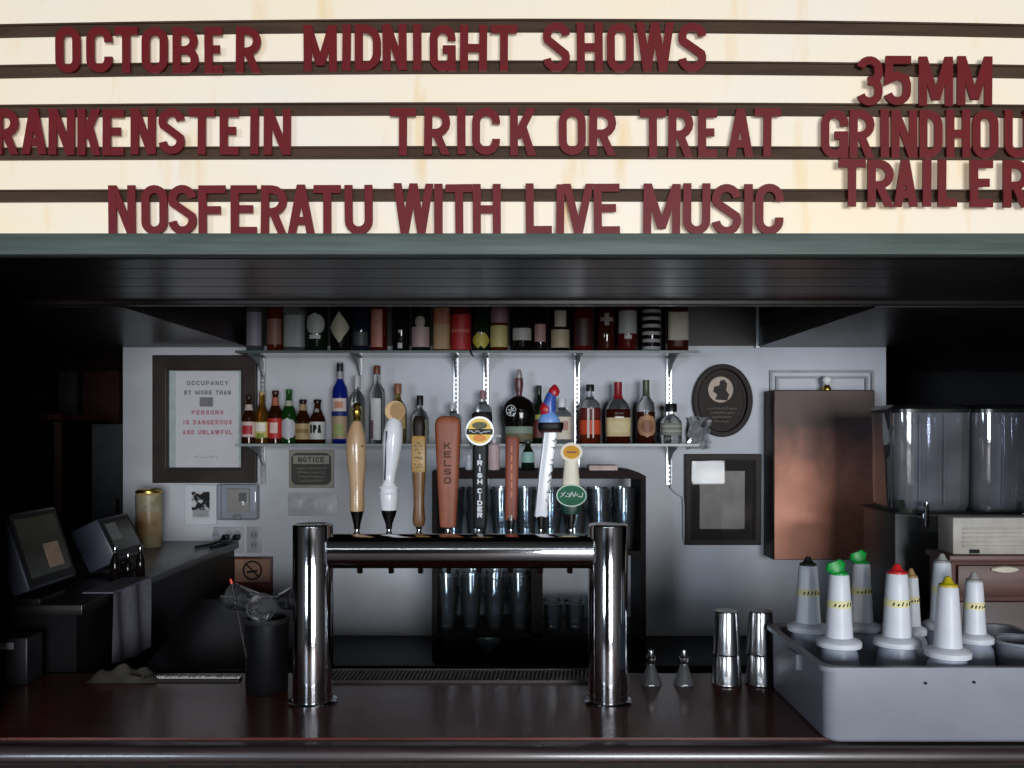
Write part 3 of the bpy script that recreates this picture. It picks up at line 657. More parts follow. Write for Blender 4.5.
bottle(646, 380, 18.5, 'wine', 'bourbon', 'olive necked bottle with brown oval label', labels=[(.1,.46,140,(176,134,100),'oval'), (.16,.38,80,(140,96,70),'oval')], foil=((76,84,60),.74), liquid=.5, **low)
bottle(671, 404, 21, 'flask', 'clear', 'small squarish clear bottle with black knob cap, rightmost on lower shelf', labels=[(.22,.52,140,(112,116,104)), (.3,.34,120,(150,152,140)), (.42,.46,120,(150,152,140))], cap=((20,20,22),.2,2.0), p=4, dep=.7, **low)
g2 = 'bottles on the upper shelf'; upk = dict(shelf='upper', z=ZU, group=g2, ytop=0)
def ub(px, w_, sh, gl, lab, labels, H=.28, **k):
    labels = [(L_[0], L_[1], L_[2], tuple(int(v*.8) for v in L_[3]))+tuple(L_[4:]) for L_ in labels]     # label colours darkened to deepen the shade on this row
    bottle(px, wpx=w_, sh=sh, glass=gl, label=lab, labels=labels, H=H, **{**upk, **k})
ub(255, 17, 'spirit', 'clear', 'clear bottle with pale lilac label, leftmost on the upper shelf', [(.1,.6,120,(150,142,160))], cap=((60,50,60),.1,1.2))
ub(275, 16, 'spirit', 'whisky', 'bottle with dull rose-brown label on the upper shelf', [(.12,.5,130,(140,98,86))], cap=((40,30,30),.1,1.2))
ub(295, 21, 'spirit', 'clear', 'broad bottle with grey-white label on the upper shelf', [(.08,.55,150,(150,158,158))], cap=((30,30,30),.1,1.2), p=3.5)
ub(317, 21, 'spirit', 'dkgreen', 'dark bottle with a round white label', [(.26,.58,112,(186,188,186),'oval'), (.2,.26,60,(210,214,214))], cap=((20,20,20),.1,1.2))
ub(341, 21, 'spirit', 'dark', 'black bottle with a cream diamond label', [(.14,.60,126,(190,188,164),'diamond')], cap=((20,20,20),.1,1.2))
ub(361, 17, 'tall', 'navy', 'slim navy bottle beside the cream diamond bottle', [(.1,.3,120,(70,74,76))], cap=((20,20,26),.1,1.2))
ub(379, 17, 'spirit', 'red', 'bottle with a tall salmon pink label', [(.08,.64,90,(196,128,110),None,-14)], cap=((60,40,40),.1,1.2))
ub(401, 17, 'tall', 'dark', 'slim unlabelled black bottle with a glint painted at its foot', [(.06,.14,30,(200,200,200))], cap=((30,30,30),.1,1.2))  # pale strip at the foot is a highlight painted on like a label
ub(421, 19, 'spirit', 'dkgreen', 'dark bottle with pinkish white pointed label', [(.08,.38,130,(190,160,158)), (.36,.54,60,(170,150,146),'oval')], cap=((30,26,26),.1,1.2))
ub(442, 17, 'spirit', 'amber', 'boxy bottle with tan and orange label', [(.05,.66,130,(176,138,92)), (.42,.62,110,(170,96,66))], cap=((50,40,30),.1,1.2), p=4)
ub(461, 20, 'spirit', 'red', 'wide bottle with a big scarlet label', [(.04,.72,160,(190,40,42)), (.3,.34,120,(214,110,100))], cap=((40,20,20),.1,1.2))
ub(481, 17, 'spirit', 'dkgreen', 'greenish bottle with yellow zigzag label', [(.06,.30,120,(196,180,60),'diamond',-20), (.06,.30,120,(206,190,80),'diamond',22)], cap=((40,40,30),.1,1.2))
ub(499, 18, 'spirit', 'whisky', 'bottle with mauve upper and yellow lower label', [(.08,.40,140,(206,190,120)), (.44,.7,140,(150,110,120))], cap=((40,30,30),.1,1.2))
ub(522, 20, 'spirit', 'dark', 'black bottle with low white label beside the mauve and yellow labelled one', [(.18,.36,130,(186,182,176))], cap=((20,20,20),.1,1.2))
ub(540, 15, 'wine', 'dark', 'narrow black bottle with a small pink label', [(.16,.42,90,(176,130,126))], cap=((20,20,20),.1,1.2))
ub(560, 19, 'spirit', 'dark', 'dark bottle with stacked cream labels', [(.07,.34,140,(190,170,138)), (.38,.62,70,(190,180,160))], cap=((20,20,20),.1,1.2))
ub(583, 20, 'spirit', 'red', 'dark red bottle without a light label on the upper shelf', [(.1,.5,120,(64,28,30))], cap=((30,20,20),.1,1.2))
ub(606, 18, 'wine', 'bourbon', 'dark bottle with a pale cross-shaped emblem', [(.40,.58,30,(140,132,126)), (.46,.52,90,(140,132,126))], cap=((20,20,20),.1,1.2))
ub(627, 20, 'spirit', 'red', 'dark bottle with a tall light grey label', [(.28,.72,120,(176,176,172)), (.2,.26,40,(210,204,200))], cap=((30,20,20),.1,1.2))
t = None
ub(651, 18, 'spirit', 'dark', 'black bottle ringed with silver stripes', [(.04+.11*k, .09+.11*k, 150, (176,176,176)) for k in range(6)], cap=((20,20,20),.1,1.2))
ub(677, 21, 'spirit', 'bourbon', 'square bottle with a large cream label, rightmost on the upper shelf', [(.18,.72,100,(196,186,168))], cap=((30,24,20),.1,1.2), p=5)

# ================================================================== THINGS ON THE BACK WALL
def framed(name, label, cat, x0, x1, y0, y1, border, D, depth, fm, inner_mat, mat_border=0, inset_mat=None, glass=True):
    """wall frame with its back on the wall at BW, front at D"""
    X0, X1, Z0, Z1 = PX(x0, D), PX(x1, D), PZ(y1, D), PZ(y0, D); cx = (X0+X1)/2; w2 = (X1-X0)/2; h = Z1-Z0; b = border*D/FPX
    t = thing(name, label, cat, (cx, BW, Z0)); y = -depth
    fr = MB().ring(rect(-w2, w2, 0, h), rect(-w2+b, w2-b, b, h-b), y, -.001).build('frame', fm, t, bevel=.003, smooth=False)
    MB().ring(rect(-w2+b*.85, w2-b*.85, b*.85, h-b*.85), rect(-w2+b*1.1, w2-b*1.1, b*1.1, h-b*1.1), y+.004, -.002).build('inner_lip', fm, fr, smooth=False)
    MB().plate(rect(-w2+b*.9, w2-b*.9, b*.9, h-b*.9), -.008, -.002).build('backing', inner_mat, t, smooth=False)
    if glass: MB().plate(rect(-w2+b*.95, w2-b*.95, b*.95, h-b*.95), y+.007, y+.0085).build('glass', M_pane, t, smooth=False)
    return t, w2, h, b
M_frame = mat('bronze_brown_frame', (54, 45, 42), .45, spec=.3, var=.3, scale=10)
t, w2, h, b = framed('framed_notice', 'large brown framed occupancy notice on white paper behind glass', 'notice', 152, 256, 355, 483, 14, 3.87, .03, M_frame, mat('pale_mount', (186, 198, 200), .6))
k = 3.87/FPX
def fx(px): return PX(px, 3.87)-t.location.x
def fz(py): return PZ(py, 3.87)-t.location.z
MB().plate(rect(fx(174), fx(237), fz(468), fz(371)), -.0095, -.0082).build('paper', M_paper, t, smooth=False)
for s_, py, hh, ww, m_ in (('OCCUPANCY', 385, 4.4, 42, M_ink), ('BY MORE THAN', 394.5, 4.4, 47, M_ink), ('PERSONS', 414.5, 4.4, 32, M_pinkink), ('IS DANGEROUS', 424.5, 4.6, 49, M_pinkink), ('AND UNLAWFUL', 434.5, 4.6, 50, M_pinkink)):
    mb = MB(); text_line(mb, s_, fx(206), fz(py), hh*k, -.0105, -.0095, total=ww*k, t=1.1*k); mb.build('lettering', m_, t, smooth=False)
MB().plate(rect(fx(198), fx(211.5), fz(406.5), fz(397)), -.0105, -.0095).build('number_box', mat('grey_box_print', (140, 136, 142), .7), t, smooth=False)
mb = MB(); scribble(mb, fx(192), fx(216), fz(458.5), fz(455.5), -.0104, -.0095, .0012, random); mb.build('fine_print', M_ink, t, smooth=False)

t, w2, h, b = framed('framed_photo', 'small white framed black and white photo under the notice', 'picture', 184, 216, 485, 525, 7, 3.88, .015, M_white, M_white)
MB().plate(rect(fx(190) if False else -w2*.56, w2*.56, h*.37, h*.83), -.012, -.008).build('dark_print', mat('dark_photo', (40, 40, 46), .3, rgb2=(210, 210, 214), scale=34, lo=.52, hi=.6), t, smooth=False)

ET, EX = 1.25, -1.2
tb = thing('thermostat_cover', 'clear plastic box guarding a white wall control', 'box', (PX(238, 3.86), BW, PZ(519, 3.86))); k = 3.86/FPX
MB().box(-19*k, 19*k, -.008, -.001, 0, 34*k).build('back_plate', M_white, tb, bevel=.002)
MB().box(-12*k, 10*k, -.03, -.008, 6*k, 30*k).build('control', M_cream, tb, bevel=.003)
MB().box(0, 8*k, -.031, -.03, 17*k, 26*k).build('display', mat('lcd_grey', (120, 126, 124), .3), tb, smooth=False)
MB().box(-20*k, 20*k, -.06, -.006, -1*k, 35*k).build('clear_cover', M_acryl, tb, bevel=.008, seg=3)
MB().box(-4*k, 4*k, -.064, -.06, 0, 4*k).build('latch', M_zinc, tb, smooth=False)
def plate(label, px, y0, y1, wpx, sockets):
    k = 3.89/FPX; t = thing('wall_plate', label, 'wall plate', (PX(px, 3.89), BW, PZ(y1, 3.89))); h = (y1-y0)*k
    MB().box(-wpx*k/2, wpx*k/2, -.008, -.001, 0, h).build('cover', M_wall if not sockets else mat('grey_plate', (168, 170, 178), .4), t, bevel=.002)
    for (a, q) in sockets:
        o = MB().plate(oval(a*k, h-q*k, 4.2*k, 4.6*k, 16), -.0095, -.008).build('socket', mat('grey_socket', (150, 152, 160), .4), t)
        for sx_ in (-1, 1): MB().box(a*k+sx_*1.6*k-.0012, a*k+sx_*1.6*k+.0012, -.0102, -.0093, h-q*k-.004, h-q*k+.006).build('slot', M_black, o, smooth=False)
    return t
plate('grey socket plate with black plugs below the photo', 228, 527, 553, 30, [(-18+6, 8), (1, 8), (9.5, 8)])
plate('plain grey wall plate right of the plugged sockets', 254, 527, 553, 15, [(0, 8), (0, 18)])
for i, (px, nm) in enumerate(((226, 'left'), (237, 'right'))):
    pl = thing('power_plug', 'black plug in grey socket with cable trailing to the registers, %s one' % nm, 'plug', (PX(px, 3.88), 3.8885, ET+.017), 'black plugs')
    MB().box(-.014, .014, -.03, 0, -.012, .012).build('plug_body', M_black, pl, bevel=.004)
    MB().tube([(0, -.03, 0), (-.006, -.05, -.002), (-.004+.002*i, -.09, -.008), (-.015+.006*i, -.14, -.0115), (-.05+.012*i, -.24, -.0115)], .005, 8).build('cable', M_black, pl)
t = thing('switch_plate', 'long pale double plate with a bright tab below the plaque', 'switch', (PX(312.5, 3.89), BW, PZ(516, 3.89))); k = 3.89/FPX
MB().box(-25*k, 25*k, -.006, -.001, 0, 23*k).build('cover', mat('pale_grey_plate', (184, 186, 192), .4), t, bevel=.002)
for a in (-16, 0): MB().box((a-5)*k, (a+5)*k, -.0085, -.006, 6*k, 17*k).build('rocker', mat('pale_grey_plate', (184, 186, 192), .4), t, bevel=.001)
MB().box(14*k, 20*k, -.011, -.006, 5*k, 12*k).build('white_tab', M_white, t, bevel=.001)

t = thing('notice_plaque', 'dark plaque with rounded inner border reading NOTICE', 'plaque', (PX(311, 3.88), BW, PZ(488, 3.88))); k = 3.88/FPX
MB().box(-22.5*k, 22.5*k, -.014, -.001, 0, 38*k).build('board', mat('grey_beige_board', (150, 146, 134), .5), t, bevel=.002)
def rrect(x0, x1, z0, z1, r, n=5):
    return arc(x0+r, z0+r, r, r, 180, 270, n)+arc(x1-r, z0+r, r, r, 270, 360, n)+arc(x1-r, z1-r, r, r, 0, 90, n)+arc(x0+r, z1-r, r, r, 90, 180, n)
MB().plate(rrect(-20*k, 20*k, 3*k, 35*k, 6*k), -.0155, -.014).build('dark_field', mat('dark_olive_field', (58, 56, 52), .5), t, smooth=False)
MB().plate(rect(-18*k, 18*k, 24*k, 32.5*k), -.017, -.0155).build('pale_band', mat('grey_beige_board', (150, 146, 134), .5), t, smooth=False)
mb = MB(); text_line(mb, 'NOTICE', 0, 25.6*k, 5.5*k, -.018, -.017, total=26*k, t=1.2*k); mb.build('lettering', mat('dark_olive_field', (58, 56, 52), .5), t, smooth=False)
mb = MB()
for r_ in range(4): scribble(mb, (-15+r_)*k, (15-r_)*k, (18.5-4.2*r_)*k, (21-4.2*r_)*k, -.0165, -.0155, .0016, random)
mb.build('worn_print', mat('grey_beige_board', (150, 146, 134), .5), t, smooth=False)

t = thing('no_smoking_sign', 'brown wooden no smoking sign low on the grey wall', 'sign', (PX(252, 3.88), BW, PZ(598, 3.88)))
MB().box(-20*k, 20*k, -.012, -.001, 0, 41*k).build('board', mat('oxblood_board', (84, 38, 32), .5), t, bevel=.002)
MB().box(-17.5*k, 17.5*k, -.014, -.012, 16*k, 38.5*k).build('tan_field', mat('tan_board', (156, 118, 96), .5), t, smooth=False)
mb = MB(); mb.ribbon(oval(0, 27.5*k, 9*k, 9*k, 24), 1.7*k, -.0155, -.014, True); mb.ribbon([(-6*k, 33.5*k), (6*k, 21.5*k)], 1.5*k, -.0155, -.014); mb.ribbon([(-5.5*k, 25.5*k), (5*k, 27*k)], 2*k, -.0155, -.014)
mb.build('no_smoking_symbol', M_black, t, smooth=False)

t = thing('oval_plaque', 'dark oval wooden plaque with a pale round emblem', 'plaque', (PX(722.5, 3.88), BW, PZ(437, 3.88))); hz = 36.5*k
M_plq = mat('dark_carved_wood', (34, 22, 20), .5, spec=.2, var=.35, scale=14, bump=.2)
MB().plate(oval(0, hz, 28*k, 34.5*k, 48), -.012, -.001).build('board', mat('brown_plaque_field', (40, 29, 26), .55, spec=.2, var=.3, scale=20), t, smooth=False)
fr = MB().ring(oval(0, hz, 30*k, 36.5*k, 48), oval(0, hz, 24.5*k, 31*k, 48), -.03, -.001).build('oval_frame', M_plq, t, bevel=.004, smooth=False)
MB().ring(oval(0, hz, 23.5*k, 30*k, 48), oval(0, hz, 22*k, 28.5*k, 48), -.016, -.011).build('bead', M_plq, fr, smooth=False)
e_ = MB().plate(oval(-1.5*k, hz+11*k, 12.5*k, 13*k, 28), -.0145, -.012).build('pale_emblem', mat('parchment_emblem', (176, 156, 140), .5), t, smooth=False)
mb = MB(); mb.plate([(a*k, hz+b_*k) for a, b_ in ((-7, 1), (5, 0), (7, 6), (4, 10), (5, 17), (2, 21), (-2, 20), (-3, 15), (-8, 14), (-9, 9), (-5, 6))], -.016, -.0145)
mb.build('dark_figure', M_plq, e_, smooth=False)
mb = MB()
for r_ in range(4): scribble(mb, (-15+r_*2.5)*k, (15-r_*2.5)*k, hz+(-9-4.3*r_)*k, hz+(-6.6-4.3*r_)*k, -.0135, -.012, .0015, random)
mb.build('worn_print', mat('grey_print', (120, 112, 104), .6), t, smooth=False)

t, w2, h, b = framed('framed_certificate', 'square black framed certificate with grey paper and glare', 'certificate', 685, 761, 454, 545, 6, 3.88, .022, M_darkwood, mat('dark_mount', (26, 18, 16), .6, spec=.2))
MB().plate(rect(PX(700, 3.88)-t.location.x, PX(745, 3.88)-t.location.x, PZ(529, 3.88)-t.location.z, PZ(471, 3.88)-t.location.z), -.0095, -.008).build('paper', mat('grey_paper', (140, 132, 128), .6), t, smooth=False)
mb = MB()
for r_ in range(9): scribble(mb, PX(704, 3.88)-t.location.x, PX(741, 3.88)-t.location.x, PZ(483+r_*5, 3.88)-t.location.z, PZ(481+r_*5, 3.88)-t.location.z, -.0103, -.0095, .0011, random)
mb.build('fine_print', M_ink, t, smooth=False)
t.rotation_euler.x = math.radians(1.2); t.location.y -= .001                # hangs leaning a little forward

# copper-faced box on the wall with moulding and a bare bulb above it
t = thing('copper_panel', 'large tarnished copper faced wall box', 'panel', (PX(824, 3.76), BW, PZ(560, 3.76))); k = 3.76/FPX
M_cop = mat('copper_tarnish_and_reflection', (176, 116, 92), .45, metal=.25, rgb2=(132, 84, 66), scale=3, bump=.25)
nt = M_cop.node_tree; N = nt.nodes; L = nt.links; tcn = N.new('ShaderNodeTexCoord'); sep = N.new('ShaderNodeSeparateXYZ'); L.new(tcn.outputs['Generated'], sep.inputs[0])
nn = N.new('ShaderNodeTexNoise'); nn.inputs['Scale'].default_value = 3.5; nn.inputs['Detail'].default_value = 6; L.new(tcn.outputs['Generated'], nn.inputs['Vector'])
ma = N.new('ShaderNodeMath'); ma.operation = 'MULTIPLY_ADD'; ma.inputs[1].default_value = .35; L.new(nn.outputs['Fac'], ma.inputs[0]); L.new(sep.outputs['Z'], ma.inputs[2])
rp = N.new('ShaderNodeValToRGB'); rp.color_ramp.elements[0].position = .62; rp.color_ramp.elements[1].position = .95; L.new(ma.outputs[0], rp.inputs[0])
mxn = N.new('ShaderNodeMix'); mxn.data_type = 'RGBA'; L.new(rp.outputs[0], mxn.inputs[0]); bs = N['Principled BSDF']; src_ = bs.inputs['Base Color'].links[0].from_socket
L.new(src_, mxn.inputs[6]); mxn.inputs[7].default_value = (*lin((74, 56, 50)), 1); L.new(mxn.outputs[2], bs.inputs['Base Color'])   # dark soffit reflection painted in as brown over the upper half
MB().box(-51*k, 51*k, -.14, -.001, 0, 170*k).build('box', M_darkwood, t, bevel=.004)
cm = MB(); nx, nz_ = 14, 20; vs_ = []; rg = random.Random(4)
for j in range(nz_+1):
    for i in range(nx+1):
        u, v = i/nx, j/nz_; bulge = .004*math.sin(math.pi*u)*math.sin(math.pi*v*2)
        crease = .012*math.exp(-((v-.2-.04*math.sin(5*u))/.03)**2)*math.sin(math.pi*u)
        vs_.append(((-50+100*u)*k, -.148-bulge-crease+rg.uniform(-.0008, .0008), (1+168*v)*k))
cm.add(vs_, [(j*(nx+1)+i, j*(nx+1)+i+1, (j+1)*(nx+1)+i+1, (j+1)*(nx+1)+i) for j in range(nz_) for i in range(nx)])
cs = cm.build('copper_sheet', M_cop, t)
t = thing('wall_moulding', 'grey rectangular wall moulding above the copper box', 'moulding', (PX(822.5, 3.88), BW, PZ(440, 3.88))); k = 3.88/FPX
for q in (0, 6): MB().ring(rect((-52+q)*k, (52-q)*k, q*k, (70-q)*k), rect((-52+q+2.4)*k, (52-q-2.4)*k, (q+2.4)*k, (70-q-2.4)*k), -.016, -.001).build('bead', mat('moulding_grey', (150, 152, 156), .5), t, smooth=False)
t = thing('bare_bulb', 'small white bulb in a brass holder above the copper box', 'bulb', (PX(826, 3.85), 3.84, PZ(391, 3.85)))
MB().box(-.006, .006, 0, .059, .008, .02).build('arm', M_gold, t, smooth=False)
MB().lathe([(.012, 0), (.018, .004), (.018, .012), (.012, .022), (.010, .026)], 18).build('holder', M_gold, t)
MB().lathe([(.010, .026), (.016, .034), (.019, .044), (.017, .055), (.010, .062), (.003, .065)], 18).build('globe', mat('white_bulb_glass', (238, 238, 236), .2), t)
# loose wire and crumpled wrap by the shelf end
o = MB().tube([(PX(px, 3.88), 3.885, PZ(py, 3.88)) for px, py in ((671, 450), (671, 470), (671, 488), (676, 493), (683, 497), (684, 506), (684, 540))], .0035, 8).build('wall_cable', M_wall)
tag(o, 'thin grey cable running down the wall beside the black frame', 'cable')
mb = MB(); rg = random.Random(9); k = 3.87/FPX; nx, nz_ = 7, 9; vs_ = []
for j in range(nz_+1):
    for i in range(nx+1): vs_.append((PX(688, 3.87)+(i*22/nx+rg.uniform(-1, 1))*k, 3.88-rg.uniform(0, .03), PZ(449, 3.87)+(j*32/nz_+rg.uniform(-1, 1))*k))
mb.add(vs_, [(j*(nx+1)+i, j*(nx+1)+i+1, (j+1)*(nx+1)+i+1, (j+1)*(nx+1)+i) for j in range(nz_) for i in range(nx)])
tag(mb.build('plastic_wrap', thin('crinkled_clear_plastic', (225, 228, 232), base=.18, dirt=.3), smooth=False), 'crumpled clear plastic taped to the wall below the oval plaque', 'plastic wrap')

# ================================================================== BACK COUNTER AND GLASS RACK
KT = .84
t = thing('back_counter', 'low dark counter along the grey back wall', 'counter', (.2, 3.4, 0))
MB().box(-1.37, 2.4, 0, .498, KT-.04, KT).build('counter_top', M_black, t, bevel=.003); MB().box(-1.35, 2.4, .03, .49, 0, KT-.04).build('cabinet_body', M_darkwood, t, smooth=False)
RY = 3.47; rd = .3
rx0, rx1 = PX(432, RY), PX(646, RY); rt = PZ(471, RY)-KT; rc = (rx0+rx1)/2; rw = (rx1-rx0)/2
rk = thing('glass_rack', 'dark wooden rack of drinking glasses behind the taps', 'rack', (rc, RY, KT)); th = .02
M_rack = mat('rack_dark_wood', (24, 18, 17), .6, spec=.12, var=.3, scale=6, stretch=(1, 8, 8))
for s_ in (-1, 1): MB().box(s_*rw-(th if s_ > 0 else 0), s_*rw+(th if s_ < 0 else 0), 0, rd, 0, rt-.03).build('side_board', M_rack, rk, smooth=False)
xm = PX(537, RY)-rc; MB().box(xm-.022, xm+.022, 0, rd, 0, PZ(548, 3.65)-KT).build('divider', M_rack, rk, smooth=False)
tp = [(-rw, 0), (rw, 0)]; top = MB(); pr = [(-rw, rt-.03), (rw, rt-.03), (rw, rt-.02), (rw-.03, rt-.004), (rw-.06, rt), (-rw, rt)]; top.plate(pr, 0, rd).build('top_board', mat('rack_top_wood', (40, 27, 25), .6, spec=.1, var=.2, scale=6), rk, smooth=False)
S1, S2 = PZ(623, 3.65)-KT, PZ(545, 3.65)-KT
for z in (S1, S2): MB().box(-rw+th, rw-th, 0, rd, z-.018, z).build('shelf_board', M_rack, rk, smooth=False)
MB().box(-rw+th, rw-th, 0, rd, 0, .015).build('bottom_board', M_rack, rk, smooth=False)
# glasses
def glass_mesh(r0, r1, h, tk=.003, foot=.012):
    pr = [(0.001, 0), (r0*.96, 0), (r0, .004)]+[(r0+(r1-r0)*f, h*f) for f in (.2, .4, .6, .8, 1)]
    inn = [(r0-tk+(r1-r0)*f, max(foot, h*f)) for f in (1, .8, .6, .4, .2, .1)]+[(.001, foot)]
    return MB().lathe(pr+inn, 20)
gp = glass_mesh(.030, .043, .15).build('pint_glass', M_glass); GP = gp.data
gs = glass_mesh(.029, .036, .105).build('tumbler', M_glass); GT = gs.data
bpy.data.objects.remove(gp); bpy.data.objects.remove(gs)
def put_glass(me, name, x, y, z, label, group, flip=False):
    o = bpy.data.objects.new(name, me); COL.objects.link(o); o.location = (x, y, z)
    tag(o, label, 'glass', group); return o
n = 8
for i in range(n):
    x = rc-rw+.072+i*(2*rw-.144)/(n-1)
    for j, y in enumerate((3.54, 3.66)):
        for lv in range(2): put_glass(GP, 'pint_glass', x+random.uniform(-.003, .003), y, KT+S2+lv*.085, 'clear pint glass %s the %s stack, %s from left, on the upper rack shelf' % (('under', 'atop')[lv], ('front', 'back')[j], ORD[i]), 'pint glasses on the upper rack shelf')
n = 4
for i in range(n):
    x = PX(447, 3.54)+i*.094
    for j, y in enumerate((3.54, 3.66)):
        for lv in range(2): put_glass(GP, 'pint_glass', x+random.uniform(-.002, .002), y, KT+S1+lv*.062, 'clear pint glass %s the %s stack, %s from left, on the lower rack shelf' % (('under', 'atop')[lv], ('front', 'back')[j], ORD[i]), 'pint glasses on the lower rack shelf')
for i in range(3):
    for y in (3.53, 3.63): put_glass(GT, 'tumbler', PX(553, 3.54)+i*.088, y, KT+S1, 'small clear tumbler, %s row, %s from left, on the lower right rack shelf' % ('front' if y < 3.6 else 'back', ORD[i]), 'tumblers in the rack')
# things on and under the rack
rz = KT+rt
t = thing('lotion_bottle', 'small pink pump bottle on the glass rack behind the taps', 'bottle', (PX(494, 3.56), 3.56, rz)); k = 3.56/FPX
MB().lathe([(.022, 0), (.024, .004), (.024, .085), (.02, .1), (.009, .106), (.009, .115)], 20).build('body', mat('pale_pink_plastic', (214, 186, 186), .4), t)
MB().lathe([(.011, .115), (.011, .122), (.004, .124), (.004, .137)], 14).build('pump', M_white, t); MB().tube([(0, 0, .137), (.028, 0, .134)], .005, 8).build('nozzle', M_white, t)
bottle(528, 440, 13, 'stubby', 'dkgreen', 'short green bottle standing on the glass rack', shelf='rack', z=rz, D=3.58, labels=[(.25,.6,140,(150,190,180))], cap=((60,70,66),.1,1.2), group=None)
t = thing('pill_bottle', 'tiny white bottle on the glass rack left of the pink bottle', 'bottle', (PX(469, 3.56), 3.56, rz))
MB().lathe([(.012, 0), (.014, .003), (.014, .04), (.01, .046)], 16).build('body', M_white, t); MB().lathe([(.012, .045), (.012, .058), (.01, .06)], 16).build('cap', M_white, t)
t = thing('card_box', 'flat pale box lying on the right end of the glass rack', 'box', (PX(602, 3.56), 3.56, rz)); MB().box(-.055, .055, -.06, .06, 0, .014).build('carton', mat('pale_pink_card', (206, 184, 178), .6), t, bevel=.002)
MB().box(-.056, .056, -.061, .061, .014, .02).build('lid', mat('pale_pink_card', (206, 184, 178), .6), t, bevel=.002)
t = thing('glass_bowl', 'small bluish glass bowl on the bottom board of the rack', 'bowl', (PX(488, 3.6), 3.58, KT+.015))
MB().lathe([(.025, 0), (.028, .005), (.05, .03), (.06, .055), (.057, .055), (.046, .03), (.02, .009)], 24).build('bowl', mat('pale_blue_glass', (150, 180, 196), .1, trans=.5), t)
MB().lathe([(.045, .035), (.04, .06), (.02, .07)], 14).build('contents', mat('pale_ice', (176, 196, 206), .3), t)

# ================================================================== LEFT SIDE: RAISED LEDGE WITH REGISTERS
ET, EX = 1.25, -1.2
t = thing('side_ledge', 'raised black side counter carrying the registers', 'counter', (-1.9, 2.48, 0))
MB().box(-1.0, .72, -.01, 1.41, ET-.03, ET).build('ledge_top', mat('black_laminate', (24, 23, 24), .3, var=.2, scale=10), t, bevel=.003)
MB().box(-1.0, .70, .0, 1.41, 0, ET-.03).build('ledge_body', M_black, t, smooth=False)
o = thing('hanging_towel', 'pale grey towel hung on the side of the black ledge', 'towel', (EX+.0, 2.78, ET-.205))
cl = MB(); vs_ = []; n1, n2 = 14, 8
for j in range(n2+1):
    for i in range(n1+1):
        u = i/n1; v = j/n2; vs_.append((.026+.006*math.sin(u*13+v)+.0, -.14+.28*u*(1-.02*v), .205*v - (.02*math.sin(u*2) if j == 0 else 0)))
cl.add(vs_, [(j*(n1+1)+i, j*(n1+1)+i+1, (j+1)*(n1+1)+i+1, (j+1)*(n1+1)+i) for j in range(n2) for i in range(n1)])
cl.build('cloth', mat('grey_lavender_towel', (112, 110, 122), .8, scale=60, bump=.2), o)
MB().box(-.06, .030, -.14, .14, .2055, .209).build('fold', mat('grey_lavender_towel', (112, 110, 122), .8, scale=60, bump=.2), o, smooth=False)
def register(label, y0, y1, xt, zt, xb, zb, thick, sticker):
    t = thing('touch_register', label, 'register', ((xt+xb)/2-.03, (y0+y1)/2, ET), 'touch screen registers'); w2 = (y1-y0)/2
    ang = math.atan2(xb-xt, zt-zb); L_ = math.hypot(xb-xt, zt-zb)
    # local: screen plane x=0 facing +x, z up along the screen; tilt back about Y
    M = Matrix.Translation((xb-t.location.x, 0, zb-ET)) @ Matrix.Rotation(-ang, 4, 'Y')
    hs = MB().box(-thick, 0, -w2, w2, 0, L_).xf(M).build('housing', mat('grey_register_case', (52, 55, 68), .4), t, bevel=.006)
    MB().box(0, .003, -w2+.008, w2-.008, .008, L_-.008).xf(M).build('bezel', M_black, t, smooth=False)
    MB().box(.003, .004, -w2+.022, w2-.022, .03, L_-.02).xf(M).build('screen', mat('dim_olive_screen', (58, 58, 48), .18, var=.1), t, smooth=False)
    if sticker:
        MB().box(.004, .0048, -.005, .075, .045, .115).xf(M).build('paper_note', mat('beige_note', (176, 150, 130), .7), t, smooth=False)
    else:
        MB().box(.004, .0044, -w2+.03, -w2+.10, L_*.45, L_-.025).xf(M).build('lit_window', mat('grey_screen_window', (120, 124, 126), .3), t, smooth=False)
    MB().box(-.09, .06, -w2*.55, w2*.55, 0, .02).build('foot', M_black, t, bevel=.004)
    MB().box(-.06, -.02, -.04, .04, .015, max(.06, zb-ET+.06)).build('stand', M_black, t, smooth=False)
    return t
register('touch screen register with a beige note on its screen', 2.40, 2.66, -1.352, 1.505, -1.285, 1.30, .05, True)
register('smaller touch screen register nearer the back wall', 2.93, 3.16, -1.352, 1.44, -1.285, 1.305, .10, False)
t = thing('receipt_printer', 'dark box printer with a grey front slot on the ledge end', 'printer', (-1.42, 2.385, 1.065))
MB().box(-.16, .16, -.045, .035, 0, .125).build('case', mat('printer_black', (26, 26, 30), .4), t, bevel=.006); MB().box(-.03, .12, -.0475, -.045, .02, .07).build('slot_panel', mat('printer_slot', (40, 38, 42), .5), t, smooth=False)
MB().box(.06, .125, -.047, -.045, .095, .112).build('white_label', mat('white_tag', (170, 172, 176), .5), t, smooth=False)
